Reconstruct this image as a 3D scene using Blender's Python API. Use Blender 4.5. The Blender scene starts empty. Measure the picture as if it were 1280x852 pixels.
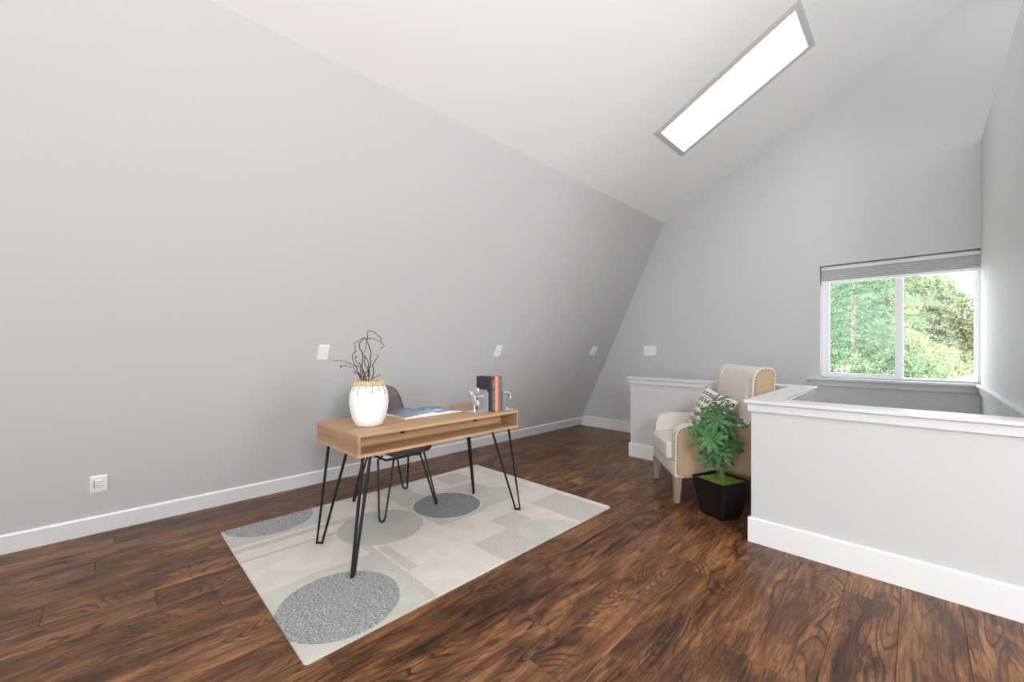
import bpy, bmesh, math, random
import numpy as np
from mathutils import Vector, Matrix

random.seed(7)
scene = bpy.context.scene
COL = scene.collection

# ---------------------------------------------------------------- camera, sky, sun, exposure
F_PX, HORIZON, CAM_H = 509.0, 435.0, 1.25          # image taken as 1280 x 852
YAW = math.atan2(507, 509)
CAM_X = 3.93
cam = bpy.data.cameras.new('camera')
cam.sensor_width = 36.0
cam.lens = 36.0 * F_PX / 1280.0
cam.shift_y = (HORIZON - 426.0) / 1280.0
cam.clip_start = 0.05
cam.clip_end = 500
cam_ob = bpy.data.objects.new('camera', cam)
COL.objects.link(cam_ob)
cam_ob.location = (CAM_X, 0, CAM_H)
cam_ob.rotation_euler = (math.radians(90), 0, YAW)
scene.camera = cam_ob

SKY_STRENGTH = 4.2
world = bpy.data.worlds.new('sky')
scene.world = world
world.use_nodes = True
bgn = world.node_tree.nodes['Background']
bgn.inputs['Color'].default_value = (0.905, 0.95, 1.0, 1)
bgn.inputs['Strength'].default_value = SKY_STRENGTH

vs = scene.view_settings
vs.view_transform = 'Standard'
vs.look = 'None'
vs.exposure = 0.96
vs.gamma = 1.0
vs.use_curve_mapping = False
scene.cycles.use_denoising = True
scene.cycles.max_bounces = 10
scene.cycles.diffuse_bounces = 6
scene.cycles.glossy_bounces = 4
scene.cycles.transparent_max_bounces = 12
scene.cycles.sample_clamp_indirect = 10
scene.cycles.caustics_reflective = False
scene.cycles.caustics_refractive = False


def portal(name, loc, normal, w, h):
    """Guides sky light through an opening; gives off no light itself."""
    l = bpy.data.lights.new(name, 'AREA')
    l.shape = 'RECTANGLE'
    l.size, l.size_y = w, h
    l.cycles.is_portal = True
    o = bpy.data.objects.new(name, l)
    COL.objects.link(o)
    n = Vector(normal).normalized()           # pointing into the room
    x = Vector((0, 1, 0)) if abs(n.y) < 0.5 else Vector((1, 0, 0))
    y = (-n).cross(x).normalized()
    m = Matrix((x, y, -n)).transposed().to_4x4()
    m.translation = Vector(loc)
    o.matrix_world = m
    return o


# ---------------------------------------------------------------- helpers: projection (pixel -> direction)
SN, CS = math.sin(YAW), math.cos(YAW)
RIGHT = Vector((CS, SN, 0))


def ray(px, py):
    r, u = (px - 640) / F_PX, (HORIZON - py) / F_PX
    return Vector((-SN + CS * r, CS + SN * r, u))


def at_depth(px, py, dep):
    d = ray(px, py)
    return Vector((CAM_X, 0, CAM_H)) + d * dep


def at_y(px, py, y):
    d = ray(px, py)
    return Vector((CAM_X, 0, CAM_H)) + d * (y / d.y)


def depth_of(p):
    return -SN * (p[0] - CAM_X) + CS * p[1]


# ---------------------------------------------------------------- helpers: materials
def mat(name, color=(0.8, 0.8, 0.8), rough=0.5, metal=0.0, spec=0.5, bump=None, vary=None):
    m = bpy.data.materials.new(name)
    m.use_nodes = True
    nt = m.node_tree
    b = nt.nodes['Principled BSDF']
    b.inputs['Base Color'].default_value = (*color, 1)
    b.inputs['Roughness'].default_value = rough
    b.inputs['Metallic'].default_value = metal
    b.inputs['Specular IOR Level'].default_value = spec
    if bump or vary:
        tc = nt.nodes.new('ShaderNodeTexCoord')
    if bump:
        scale, strength, dist = bump
        n = nt.nodes.new('ShaderNodeTexNoise')
        n.inputs['Scale'].default_value = scale
        n.inputs['Detail'].default_value = 4
        nt.links.new(tc.outputs['Object'], n.inputs['Vector'])
        bp = nt.nodes.new('ShaderNodeBump')
        bp.inputs['Strength'].default_value = strength
        bp.inputs['Distance'].default_value = dist
        nt.links.new(n.outputs['Fac'], bp.inputs['Height'])
        nt.links.new(bp.outputs['Normal'], b.inputs['Normal'])
    if vary:
        scale, c2 = vary
        n = nt.nodes.new('ShaderNodeTexNoise')
        n.inputs['Scale'].default_value = scale
        n.inputs['Detail'].default_value = 5
        nt.links.new(tc.outputs['Object'], n.inputs['Vector'])
        r = nt.nodes.new('ShaderNodeValToRGB')
        r.color_ramp.elements[0].position = 0.35
        r.color_ramp.elements[0].color = (*color, 1)
        r.color_ramp.elements[1].position = 0.65
        r.color_ramp.elements[1].color = (*c2, 1)
        nt.links.new(n.outputs['Fac'], r.inputs['Fac'])
        nt.links.new(r.outputs['Color'], b.inputs['Base Color'])
    return m


class NG:
    """small node-graph writer"""
    def __init__(self, m):
        self.nt = m.node_tree
        self.b = self.nt.nodes['Principled BSDF']

    def node(self, t, **kw):
        n = self.nt.nodes.new(t)
        for k, v in kw.items():
            setattr(n, k, v)
        return n

    def link(self, a, b):
        self.nt.links.new(a, b)

    def put(self, sock, v):
        if hasattr(v, 'is_output'):
            self.link(v, sock)
        else:
            sock.default_value = v

    def math(self, op, a, b=None, c=None, clamp=False):
        n = self.node('ShaderNodeMath', operation=op)
        n.use_clamp = clamp
        for i, v in enumerate((a, b, c)):
            if v is not None:
                self.put(n.inputs[i], v)
        return n.outputs[0]

    def mix(self, fac, a, b, blend='MIX'):
        n = self.node('ShaderNodeMix', data_type='RGBA', blend_type=blend)
        self.put(n.inputs[0], fac)
        for s, v in ((n.inputs[6], a), (n.inputs[7], b)):
            if hasattr(v, 'is_output'):
                self.link(v, s)
            else:
                s.default_value = (*v, 1)
        return n.outputs[2]

    def noise(self, vec, scale, detail=4, rough=0.5, dist=0.0):
        n = self.node('ShaderNodeTexNoise')
        self.link(vec, n.inputs['Vector'])
        n.inputs['Scale'].default_value = scale
        n.inputs['Detail'].default_value = detail
        n.inputs['Roughness'].default_value = rough
        n.inputs['Distortion'].default_value = dist
        return n.outputs['Fac']

    def mapping(self, vec, scale=(1, 1, 1), rot=(0, 0, 0)):
        n = self.node('ShaderNodeMapping')
        self.link(vec, n.inputs['Vector'])
        n.inputs['Scale'].default_value = scale
        n.inputs['Rotation'].default_value = rot
        return n.outputs['Vector']

    def ramp(self, fac, stops):
        n = self.node('ShaderNodeValToRGB')
        el = n.color_ramp.elements
        while len(el) < len(stops):
            el.new(0.5)
        for e, (p, c) in zip(el, stops):
            e.position = p
            e.color = (*c, 1) if len(c) == 3 else c
        self.link(fac, n.inputs['Fac'])
        return n.outputs['Color']

    def bump(self, h, strength, dist):
        n = self.node('ShaderNodeBump')
        n.inputs['Strength'].default_value = strength
        n.inputs['Distance'].default_value = dist
        self.link(h, n.inputs['Height'])
        self.link(n.outputs['Normal'], self.b.inputs['Normal'])

    def coord(self, which='Object'):
        return self.node('ShaderNodeTexCoord').outputs[which]


def wood_floor():
    m = mat('hand_scraped_hickory', rough=0.36, spec=0.3)
    g = NG(m)
    info = g.node('ShaderNodeObjectInfo')
    rnd = info.outputs['Random']
    comb = g.node('ShaderNodeCombineXYZ')
    g.link(g.math('MULTIPLY', rnd, 37.0), comb.inputs[0])
    g.link(g.math('MULTIPLY', rnd, 91.0), comb.inputs[1])
    g.link(g.math('MULTIPLY', rnd, 53.0), comb.inputs[2])
    add = g.node('ShaderNodeVectorMath', operation='ADD')
    g.link(g.coord(), add.inputs[0])
    g.link(comb.outputs[0], add.inputs[1])
    v = add.outputs[0]
    # growth-ring contours: lines of equal height of a stretched noise field
    field = g.noise(g.mapping(v, (3.6, 0.75, 1)), 1.0, 2, 0.45, 0.6)
    rings = g.math('SINE', g.math('MULTIPLY', field, 200.0))
    rings = g.math('MULTIPLY_ADD', rings, 0.5, 0.5)
    rings = g.math('POWER', rings, 5.0)
    ringmask = g.noise(g.mapping(v, (4.0, 1.6, 1)), 1.3, 2, 0.5)
    ringmask = g.math('MULTIPLY_ADD', ringmask, 4.2, -1.45, clamp=True)
    grain = g.noise(g.mapping(v, (60, 2.6, 1)), 1.0, 5, 0.66, 0.8)
    blot = g.noise(g.mapping(v, (8.0, 2.0, 1)), 1.0, 6, 0.66, 1.2)
    base = g.ramp(blot, [(0.30, (0.042, 0.021, 0.0145)), (0.42, (0.125, 0.056, 0.026)),
                         (0.55, (0.235, 0.110, 0.047)), (0.70, (0.40, 0.205, 0.085))])
    tint = g.ramp(rnd, [(0.0, (0.68, 0.645, 0.635)), (0.35, (0.84, 0.81, 0.79)),
                        (0.7, (0.97, 0.915, 0.88)), (1.0, (0.76, 0.77, 0.80))])
    col = g.mix(1.0, base, tint, 'MULTIPLY')
    fine = g.noise(g.mapping(v, (240, 9, 1)), 1.0, 3, 0.7, 0.3)
    col = g.mix(0.8, col, g.ramp(fine, [(0.34, (0.45, 0.42, 0.40)), (0.5, (1, 1, 1)), (0.68, (1.3, 1.27, 1.2))]), 'MULTIPLY')
    gr = g.ramp(grain, [(0.32, (0.34, 0.31, 0.30)), (0.50, (1, 1, 1)), (0.70, (1.35, 1.28, 1.2))])
    col = g.mix(0.75, col, gr, 'MULTIPLY')
    rfac = g.math('MULTIPLY', g.math('MULTIPLY', rings, ringmask), 0.85)
    col = g.mix(rfac, col, (0.022, 0.010, 0.007))
    # knots: dark smoky spots
    vor = g.node('ShaderNodeTexVoronoi')
    vor.inputs['Scale'].default_value = 1.0
    g.link(g.mapping(v, (3.2, 1.15, 1)), vor.inputs['Vector'])
    kn = g.math('MULTIPLY_ADD', vor.outputs['Distance'], -5.0, 1.0, clamp=True)
    kn = g.math('MULTIPLY', kn, g.math('GREATER_THAN', g.noise(v, 0.9, 1), 0.47))
    col = g.mix(g.math('MULTIPLY', kn, 0.75), col, (0.018, 0.010, 0.008))
    g.link(col, g.b.inputs['Base Color'])
    g.link(g.math('MULTIPLY_ADD', grain, 0.18, 0.27), g.b.inputs['Roughness'])
    hgt = g.math('ADD', g.math('MULTIPLY', grain, 0.5), g.math('MULTIPLY', rings, -0.25))
    hgt = g.math('ADD', hgt, g.math('MULTIPLY', blot, 1.2))
    g.bump(hgt, 0.35, 0.003)
    return m


def oak(name, dark, mid, light, axis=1, rough=0.5, freq=60):
    m = mat(name, rough=rough, spec=0.35)
    g = NG(m)
    sc = [freq, freq, freq]
    sc[axis] = freq * 0.035
    v = g.mapping(g.coord(), sc)
    n1 = g.noise(v, 1.0, 4, 0.6, 0.3)
    sc2 = [9, 9, 9]
    sc2[axis] = 0.8
    n2 = g.noise(g.mapping(g.coord(), sc2), 1.0, 3, 0.5, 0.6)
    f = g.math('ADD', g.math('MULTIPLY', n1, 0.6), g.math('MULTIPLY', n2, 0.4))
    c = g.ramp(f, [(0.33, dark), (0.5, mid), (0.68, light)])
    g.link(c, g.b.inputs['Base Color'])
    g.bump(n1, 0.15, 0.001)
    return m


def rug_material():
    m = mat('woven_rug_pile', rough=0.95, spec=0.1)
    g = NG(m)
    geo = g.node('ShaderNodeNewGeometry').outputs['Position']
    sep = g.node('ShaderNodeSeparateXYZ')
    g.link(geo, sep.inputs[0])
    X, Y = sep.outputs[0], sep.outputs[1]

    def rect(x0, x1, y0, y1):
        a = g.math('MULTIPLY', g.math('GREATER_THAN', X, x0), g.math('LESS_THAN', X, x1))
        b = g.math('MULTIPLY', g.math('GREATER_THAN', Y, y0), g.math('LESS_THAN', Y, y1))
        return g.math('MULTIPLY', a, b)

    def circ(cx, cy, r):
        dx = g.math('POWER', g.math('ABSOLUTE', g.math('SUBTRACT', X, cx)), 2.0)
        dy = g.math('POWER', g.math('ABSOLUTE', g.math('SUBTRACT', Y, cy)), 2.0)
        return g.math('LESS_THAN', g.math('SQRT', g.math('ADD', dx, dy)), r)

    cloud = g.noise(geo, 7.0, 3)
    speck = g.noise(g.mapping(geo, (150, 95, 1)), 1.0, 3, 0.75)
    speck_s = g.ramp(speck, [(0.40, (0, 0, 0)), (0.60, (1, 1, 1))])
    cream = g.ramp(cloud, [(0.3, (0.63, 0.565, 0.50)), (0.7, (0.71, 0.655, 0.595))])
    col = cream
    sage = g.ramp(cloud, [(0.3, (0.50, 0.487, 0.42)), (0.7, (0.585, 0.567, 0.49))])
    sagec = g.ramp(cloud, [(0.3, (0.415, 0.412, 0.365)), (0.7, (0.485, 0.478, 0.425))])
    greige = g.mix(speck_s, (0.40, 0.365, 0.335), (0.66, 0.62, 0.575))
    greige2 = g.mix(speck_s, (0.44, 0.40, 0.365), (0.60, 0.555, 0.51))
    marl = g.mix(g.ramp(speck, [(0.36, (0, 0, 0)), (0.64, (1, 1, 1))]), (0.06, 0.068, 0.072), (0.56, 0.57, 0.565))
    marl = g.mix(0.55, marl, g.ramp(g.noise(g.mapping(geo, (9, 45, 1)), 1, 3, 0.6), [(0.3, (0.62, 0.62, 0.62)), (0.7, (1.15, 1.15, 1.15))]), 'MULTIPLY')
    marl_d = g.mix(0.9, marl, (0.62, 0.62, 0.63), 'MULTIPLY')
    pink = (0.53, 0.47, 0.415)
    layers = [
        (rect(0.60, 0.94, 0.56, 1.19), greige2), (circ(0.60, 0.84, 0.40), greige2),
        (rect(0.93, 0.99, 0.56, 1.19), (0.66, 0.61, 0.55)),
        (rect(0.97, 1.03, 0.56, 1.30), pink), (rect(1.15, 1.172, 0.56, 1.10), (0.47, 0.42, 0.375)),
        (rect(1.03, 1.15, 0.56, 1.30), cream),
        (circ(0.60, 0.85, 0.285), marl),
        (rect(0.60, 1.58, 1.66, 1.90), greige2), (rect(1.0, 1.58, 1.66, 2.42), greige2),
        (rect(0.66, 0.94, 2.22, 2.48), greige2),
        (circ(1.42, 2.36, 0.20), sage), (rect(1.55, 2.3, 2.1, 2.6), cream),
        (circ(1.28, 1.37, 0.285), sagec), (circ(1.285, 1.925, 0.275), cream), (circ(1.285, 1.925, 0.262), marl_d),
        (rect(1.59, 2.3, 0.5, 1.135), sage), (circ(1.90, 0.84, 0.33), sage),
        (circ(1.935, 0.815, 0.282), marl),
        (rect(1.47, 2.3, 1.135, 1.185), greige), (rect(1.56, 1.92, 1.20, 1.262), greige),
        (rect(1.94, 2.3, 1.65, 1.955), greige), (rect(1.755, 1.935, 1.96, 2.20), greige),
        (g.math('MULTIPLY', circ(2.25, 2.03, 0.33), rect(1.9, 2.3, 1.955, 2.4)), sage),
        (rect(1.73, 2.3, 2.41, 2.745), greige),
        (rect(0.60, 1.50, 2.665, 2.677), greige2), (rect(0.60, 1.40, 2.695, 2.705), greige2), (rect(0.60, 1.3, 2.725, 2.735), greige2),
    ]
    for mask, c in layers:
        col = g.mix(mask, col, c)
    fine = g.noise(geo, 190.0, 3, 0.75)
    col = g.mix(0.5, col, g.ramp(fine, [(0.3, (0.80, 0.80, 0.80)), (0.7, (1.08, 1.08, 1.08))]), 'MULTIPLY')
    g.link(col, g.b.inputs['Base Color'])
    g.bump(g.noise(geo, 300.0, 3, 0.7), 0.5, 0.004)
    g.b.inputs['Sheen Weight'].default_value = 0.2
    return m


def fabric(name, color, scale=900, strength=0.25, rough=0.9):
    m = mat(name, color, rough, spec=0.15)
    g = NG(m)
    v = g.coord()
    w1 = g.noise(g.mapping(v, (scale, scale * 0.15, scale * 0.4)), 1, 2)
    w2 = g.noise(g.mapping(v, (scale * 0.15, scale, scale * 0.4)), 1, 2)
    f = g.math('ADD', g.math('MULTIPLY', w1, 0.5), g.math('MULTIPLY', w2, 0.5))
    d = tuple(c * 0.82 for c in color)
    l = tuple(min(1, c * 1.08) for c in color)
    g.link(g.ramp(f, [(0.35, d), (0.65, l)]), g.b.inputs['Base Color'])
    g.bump(f, strength, 0.002)
    return m


def pillow_material():
    m = mat('printed_cotton', rough=0.9, spec=0.1)
    g = NG(m)
    sep = g.node('ShaderNodeSeparateXYZ')
    g.link(g.coord('Object'), sep.inputs[0])
    u, v = sep.outputs[0], sep.outputs[2]
    row = g.math('FRACT', g.math('MULTIPLY_ADD', v, 15.5, 20.3))
    rowm = g.math('MULTIPLY', g.math('GREATER_THAN', row, 0.30), g.math('LESS_THAN', row, 0.80))
    edge = g.math('MULTIPLY', g.math('GREATER_THAN', row, 0.42), g.math('LESS_THAN', row, 0.68))
    cu = g.math('FRACT', g.math('MULTIPLY_ADD', u, 25.0, 20.0))
    bar = g.math('LESS_THAN', cu, 0.66)
    hollow = g.math('MULTIPLY', g.math('MULTIPLY', g.math('GREATER_THAN', cu, 0.24), g.math('LESS_THAN', cu, 0.44)), edge)
    mask = g.math('MULTIPLY', g.math('MULTIPLY', rowm, bar), g.math('SUBTRACT', 1.0, hollow))
    g.link(g.mix(mask, (0.70, 0.64, 0.57), (0.035, 0.028, 0.026)), g.b.inputs['Base Color'])
    return m


def foliage(name, dark, light, scale=3.0, transl=0.35):
    m = bpy.data.materials.new(name)
    m.use_nodes = True
    g = NG(m)
    b = g.b
    b.inputs['Roughness'].default_value = 0.6
    b.inputs['Specular IOR Level'].default_value = 0.25
    n = g.noise(g.coord(), scale, 4, 0.65)
    c = g.ramp(n, [(0.33, dark), (0.67, light)])
    g.link(c, b.inputs['Base Color'])
    tr = g.node('ShaderNodeBsdfTranslucent')
    g.link(c, tr.inputs['Color'])
    mx = g.node('ShaderNodeMixShader')
    mx.inputs[0].default_value = transl
    g.link(b.outputs[0], mx.inputs[1])
    g.link(tr.outputs[0], mx.inputs[2])
    out = [x for x in g.nt.nodes if x.type == 'OUTPUT_MATERIAL'][0]
    g.link(mx.outputs[0], out.inputs['Surface'])
    return m


def window_glass():
    m = bpy.data.materials.new('window_glass')
    m.use_nodes = True
    nt = m.node_tree
    nt.nodes.remove(nt.nodes['Principled BSDF'])
    t = nt.nodes.new('ShaderNodeBsdfTransparent')
    t.inputs['Color'].default_value = (0.97, 0.985, 0.98, 1)
    gl = nt.nodes.new('ShaderNodeBsdfGlossy')
    gl.inputs['Roughness'].default_value = 0.02
    mx = nt.nodes.new('ShaderNodeMixShader')
    mx.inputs[0].default_value = 0.006
    nt.links.new(t.outputs[0], mx.inputs[1])
    nt.links.new(gl.outputs[0], mx.inputs[2])
    out = [x for x in nt.nodes if x.type == 'OUTPUT_MATERIAL'][0]
    nt.links.new(mx.outputs[0], out.inputs['Surface'])
    return m


M = {}
M['wall'] = mat('grey_wall_paint', (0.565, 0.562, 0.558), 0.62, spec=0.3, bump=(55, 0.10, 0.004))
M['ceiling'] = mat('white_ceiling_paint', (0.89, 0.885, 0.875), 0.75, spec=0.2, bump=(60, 0.08, 0.004))
M['trim'] = mat('white_semigloss_trim', (0.77, 0.77, 0.765), 0.35, spec=0.5, bump=(90, 0.03, 0.002))
M['cap'] = mat('satin_light_grey_trim', (0.63, 0.63, 0.63), 0.4, spec=0.5, bump=(90, 0.03, 0.002))
M['sky_trim'] = mat('grey_white_skylight_trim', (0.60, 0.60, 0.60), 0.5, spec=0.4, bump=(90, 0.03, 0.002))
M['vinyl'] = mat('white_vinyl', (0.84, 0.84, 0.85), 0.35, bump=(120, 0.02, 0.001))
M['plastic'] = mat('white_plastic', (0.86, 0.86, 0.85), 0.3, bump=(150, 0.02, 0.001))
M['slot'] = mat('dark_slot', (0.03, 0.03, 0.03), 0.6, bump=(150, 0.02, 0.001))
M['floor'] = wood_floor()
M['subfloor'] = mat('dark_subfloor', (0.02, 0.012, 0.009), 0.8, bump=(40, 0.1, 0.002))
M['rug'] = rug_material()
M['glass'] = window_glass()
M['shade'] = fabric('grey_shade_fabric', (0.50, 0.50, 0.50), 500, 0.15)
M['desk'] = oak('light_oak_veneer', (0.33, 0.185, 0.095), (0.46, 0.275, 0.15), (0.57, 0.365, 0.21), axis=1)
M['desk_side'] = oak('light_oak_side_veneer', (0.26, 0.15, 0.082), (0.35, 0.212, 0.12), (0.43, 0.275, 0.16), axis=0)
M['black_metal'] = mat('black_powder_coated_steel', (0.008, 0.008, 0.008), 0.5, spec=0.25, bump=(300, 0.05, 0.0005))
M['bronze_metal'] = mat('dark_bronze_steel', (0.010, 0.009, 0.008), 0.45, spec=0.3, bump=(300, 0.05, 0.0005))
M['chair_shell'] = mat('dark_brown_faux_leather', (0.045, 0.031, 0.028), 0.40, spec=0.5, bump=(160, 0.15, 0.001), vary=(9, (0.09, 0.064, 0.057)))
M['ceramic'] = mat('matte_white_ceramic', (0.86, 0.845, 0.825), 0.55, spec=0.35, bump=(140, 0.06, 0.001))
M['raffia'] = mat('natural_raffia', (0.46, 0.31, 0.175), 0.85, spec=0.1, bump=(240, 0.6, 0.003), vary=(120, (0.72, 0.55, 0.36)))
M['twine'] = mat('dark_twine', (0.16, 0.11, 0.08), 0.85, spec=0.1, bump=(300, 0.3, 0.001))
M['twig'] = mat('red_brown_twig_bark', (0.055, 0.026, 0.022), 0.75, spec=0.2, bump=(120, 0.4, 0.002), vary=(40, (0.14, 0.075, 0.06)))
M['linen'] = fabric('cream_linen', (0.70, 0.645, 0.585))
M['burlap'] = fabric('tan_burlap', (0.52, 0.375, 0.24), 600, 0.4)
M['nail'] = mat('antique_brass', (0.22, 0.15, 0.08), 0.35, 0.9, bump=(200, 0.05, 0.001))
M['leg_oak'] = oak('weathered_oak', (0.24, 0.17, 0.11), (0.36, 0.27, 0.18), (0.47, 0.37, 0.26), axis=2, freq=80)
M['pillow'] = pillow_material()
M['pot'] = mat('black_satin_resin', (0.008, 0.007, 0.007), 0.33, spec=0.45, bump=(80, 0.05, 0.001))
M['moss'] = mat('green_moss', (0.10, 0.17, 0.02), 0.95, spec=0.1, bump=(150, 0.9, 0.01), vary=(60, (0.26, 0.36, 0.06)))
M['plant_stem'] = mat('green_stem', (0.10, 0.16, 0.055), 0.6, bump=(90, 0.2, 0.002), vary=(20, (0.16, 0.20, 0.09)))
M['leaf'] = foliage('glossy_leaf', (0.030, 0.105, 0.035), (0.125, 0.27, 0.105), 30.0, 0.12)
M['leaf'].node_tree.nodes['Principled BSDF'].inputs['Roughness'].default_value = 0.35
M['chrome'] = mat('brushed_aluminium', (0.66, 0.66, 0.66), 0.42, 0.75, bump=(250, 0.05, 0.0005))
M['book_dark'] = mat('charcoal_book_cloth', (0.030, 0.029, 0.031), 0.6, bump=(400, 0.2, 0.0005))
M['book_pink'] = mat('salmon_book_cloth', (0.72, 0.27, 0.20), 0.65, bump=(400, 0.2, 0.0005))
M['book_grey'] = mat('slate_book_cloth', (0.13, 0.13, 0.14), 0.6, bump=(400, 0.2, 0.0005))
M['silver_print'] = mat('silver_foil_print', (0.38, 0.36, 0.33), 0.4, 0.4, bump=(700, 0.3, 0.0005), vary=(160, (0.08, 0.075, 0.07)))
M['paper'] = mat('book_paper', (0.78, 0.75, 0.69), 0.8, bump=(500, 0.1, 0.0005))
M['bark'] = mat('pale_bark', (0.22, 0.17, 0.14), 0.9, spec=0.1, bump=(14, 0.8, 0.02), vary=(7, (0.46, 0.38, 0.33)))
M['bark_dark'] = mat('dark_bark', (0.09, 0.07, 0.06), 0.9, spec=0.1, bump=(14, 0.8, 0.02), vary=(7, (0.18, 0.15, 0.13)))
M['needles'] = foliage('conifer_needles', (0.022, 0.078, 0.055), (0.340, 0.480, 0.300), 6.5, 0.4)  # ramps here down to lime_leaves paint sunlit highlights and shade into the foliage
M['needles2'] = foliage('fir_needles', (0.030, 0.088, 0.050), (0.400, 0.520, 0.290), 6.0, 0.4)
M['oak_leaves'] = foliage('oak_leaves', (0.075, 0.092, 0.062), (0.520, 0.550, 0.330), 6.0, 0.4)
M['lime_leaves'] = foliage('lime_leaves', (0.120, 0.180, 0.075), (0.600, 0.630, 0.370), 6.0, 0.4)
M['blue_leaves'] = foliage('blue_green_leaves', (0.020, 0.060, 0.075), (0.060, 0.130, 0.130), 3, 0.3)
M['ground'] = mat('pale_dry_ground', (0.42, 0.36, 0.28), 0.95, spec=0.1, bump=(4, 0.5, 0.05), vary=(0.8, (0.62, 0.55, 0.45)))


def magazine_print():
    m = mat('glossy_magazine_print', rough=0.25, spec=0.4)
    g = NG(m)
    v = g.coord()
    sep = g.node('ShaderNodeSeparateXYZ')
    g.link(v, sep.inputs[0])
    n = g.noise(g.mapping(v, (7, 9, 1)), 1, 3, 0.5, 1.2)
    sea = g.ramp(n, [(0.30, (0.10, 0.20, 0.32)), (0.5, (0.22, 0.33, 0.45)), (0.62, (0.40, 0.50, 0.58)), (0.72, (0.85, 0.88, 0.90))])
    left = g.ramp(sep.outputs[1], [(0.02, (0.20, 0.24, 0.28)), (0.16, (0.16, 0.24, 0.33))])
    f = g.math('MULTIPLY_ADD', g.math('ABSOLUTE', g.math('SUBTRACT', sep.outputs[1], 0.27)), -6.0, 1.25, clamp=True)
    g.link(g.mix(f, left, sea), g.b.inputs['Base Color'])
    return m


M['print'] = magazine_print()


# ---------------------------------------------------------------- helpers: meshes
def add_box(bm, lo, hi):
    x0, y0, z0 = lo
    x1, y1, z1 = hi
    v = [bm.verts.new(p) for p in ((x0, y0, z0), (x1, y0, z0), (x1, y1, z0), (x0, y1, z0), (x0, y0, z1), (x1, y0, z1), (x1, y1, z1), (x0, y1, z1))]
    for f in ((3, 2, 1, 0), (4, 5, 6, 7), (0, 1, 5, 4), (1, 2, 6, 5), (2, 3, 7, 6), (3, 0, 4, 7)):
        bm.faces.new([v[i] for i in f])
    return v


def add_hexa(bm, low, high):
    """low, high: four points each, same winding"""
    a = [bm.verts.new(p) for p in low]
    b = [bm.verts.new(p) for p in high]
    bm.faces.new(a[::-1])
    bm.faces.new(b)
    n = len(a)
    for i in range(n):
        j = (i + 1) % n
        bm.faces.new((a[i], a[j], b[j], b[i]))


def add_tube(bm, pts, radii, seg=8, caps=True):
    pts = [Vector(p) for p in pts]
    if not hasattr(radii, '__len__'):
        radii = [radii] * len(pts)
    rings = []
    ref = None
    for i, p in enumerate(pts):
        if i == 0:
            t = pts[1] - p
        elif i == len(pts) - 1:
            t = p - pts[i - 1]
        else:
            t = (pts[i + 1] - p).normalized() + (p - pts[i - 1]).normalized()
        t.normalize()
        if ref is None:
            ref = Vector((0, 0, 1)) if abs(t.z) < 0.9 else Vector((1, 0, 0))
        u = (ref - t * ref.dot(t)).normalized()
        w = t.cross(u)
        ref = u
        rings.append([bm.verts.new(p + (u * math.cos(a) + w * math.sin(a)) * radii[i]) for a in [2 * math.pi * k / seg for k in range(seg)]])
    for i in range(len(rings) - 1):
        for k in range(seg):
            j = (k + 1) % seg
            bm.faces.new((rings[i][k], rings[i][j], rings[i + 1][j], rings[i + 1][k]))
    if caps:
        bm.faces.new(rings[0][::-1])
        bm.faces.new(rings[-1])


def add_lathe(bm, prof, seg=40, center=(0, 0, 0)):
    c = Vector(center)
    rings = []
    for r, z in prof:
        if r < 1e-5:
            rings.append([bm.verts.new(c + Vector((0, 0, z)))])
        else:
            rings.append([bm.verts.new(c + Vector((r * math.cos(2 * math.pi * k / seg), r * math.sin(2 * math.pi * k / seg), z))) for k in range(seg)])
    for a, b in zip(rings[:-1], rings[1:]):
        for k in range(seg):
            j = (k + 1) % seg
            if len(a) == 1 and len(b) == 1:
                continue
            if len(a) == 1:
                bm.faces.new((a[0], b[j], b[k]))
            elif len(b) == 1:
                bm.faces.new((a[k], a[j], b[0]))
            else:
                bm.faces.new((a[k], a[j], b[j], b[k]))


def add_prism(bm, poly, axis, a, b):
    """poly of 2-D points extruded along axis from a to b"""
    def p3(p, t):
        q = list(p)
        q.insert(axis, t)
        return q
    add_hexa(bm, [p3(p, a) for p in poly], [p3(p, b) for p in poly])


def bevel(bm, w, seg=2):
    bmesh.ops.bevel(bm, geom=list(bm.edges), offset=w, segments=seg, profile=0.5, affect='EDGES', clamp_overlap=True)


def to_mesh(name, bm, m, smooth=False):
    bmesh.ops.recalc_face_normals(bm, faces=list(bm.faces))
    me = bpy.data.meshes.new(name)
    bm.to_mesh(me)
    bm.free()
    if m:
        me.materials.append(m)
    if smooth:
        me.polygons.foreach_set('use_smooth', [True] * len(me.polygons))
        if smooth != 'all':
            me.set_sharp_from_angle(angle=math.radians(38))
    return me


def obj(name, bm, m, parent=None, smooth=False, loc=None):
    me = bm if isinstance(bm, bpy.types.Mesh) else to_mesh(name, bm, m, smooth)
    o = bpy.data.objects.new(name, me)
    COL.objects.link(o)
    if parent:
        o.parent = parent
    if loc is not None:
        o.location = loc
    return o


def tag(o, label, cat, group=None):
    o['label'] = label
    o['category'] = cat
    if group:
        o['group'] = group
    return o


def struct(name, bm, m, parent=None, smooth=False):
    o = obj(name, bm, m, parent, smooth)
    if parent is None:
        o['kind'] = 'structure'
    return o


def thing(name, label, cat, loc=(0, 0, 0), rotz=0, group=None):
    o = bpy.data.objects.new(name, None)
    o.empty_display_size = 0.1
    COL.objects.link(o)
    o.location = loc
    o.rotation_euler = (0, 0, rotz)
    return tag(o, label, cat, group)


def B():
    return bmesh.new()


def subsurf(o, lv=2):
    md = o.modifiers.new('subsurf', 'SUBSURF')
    md.levels = lv
    md.render_levels = lv
    return o


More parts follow.
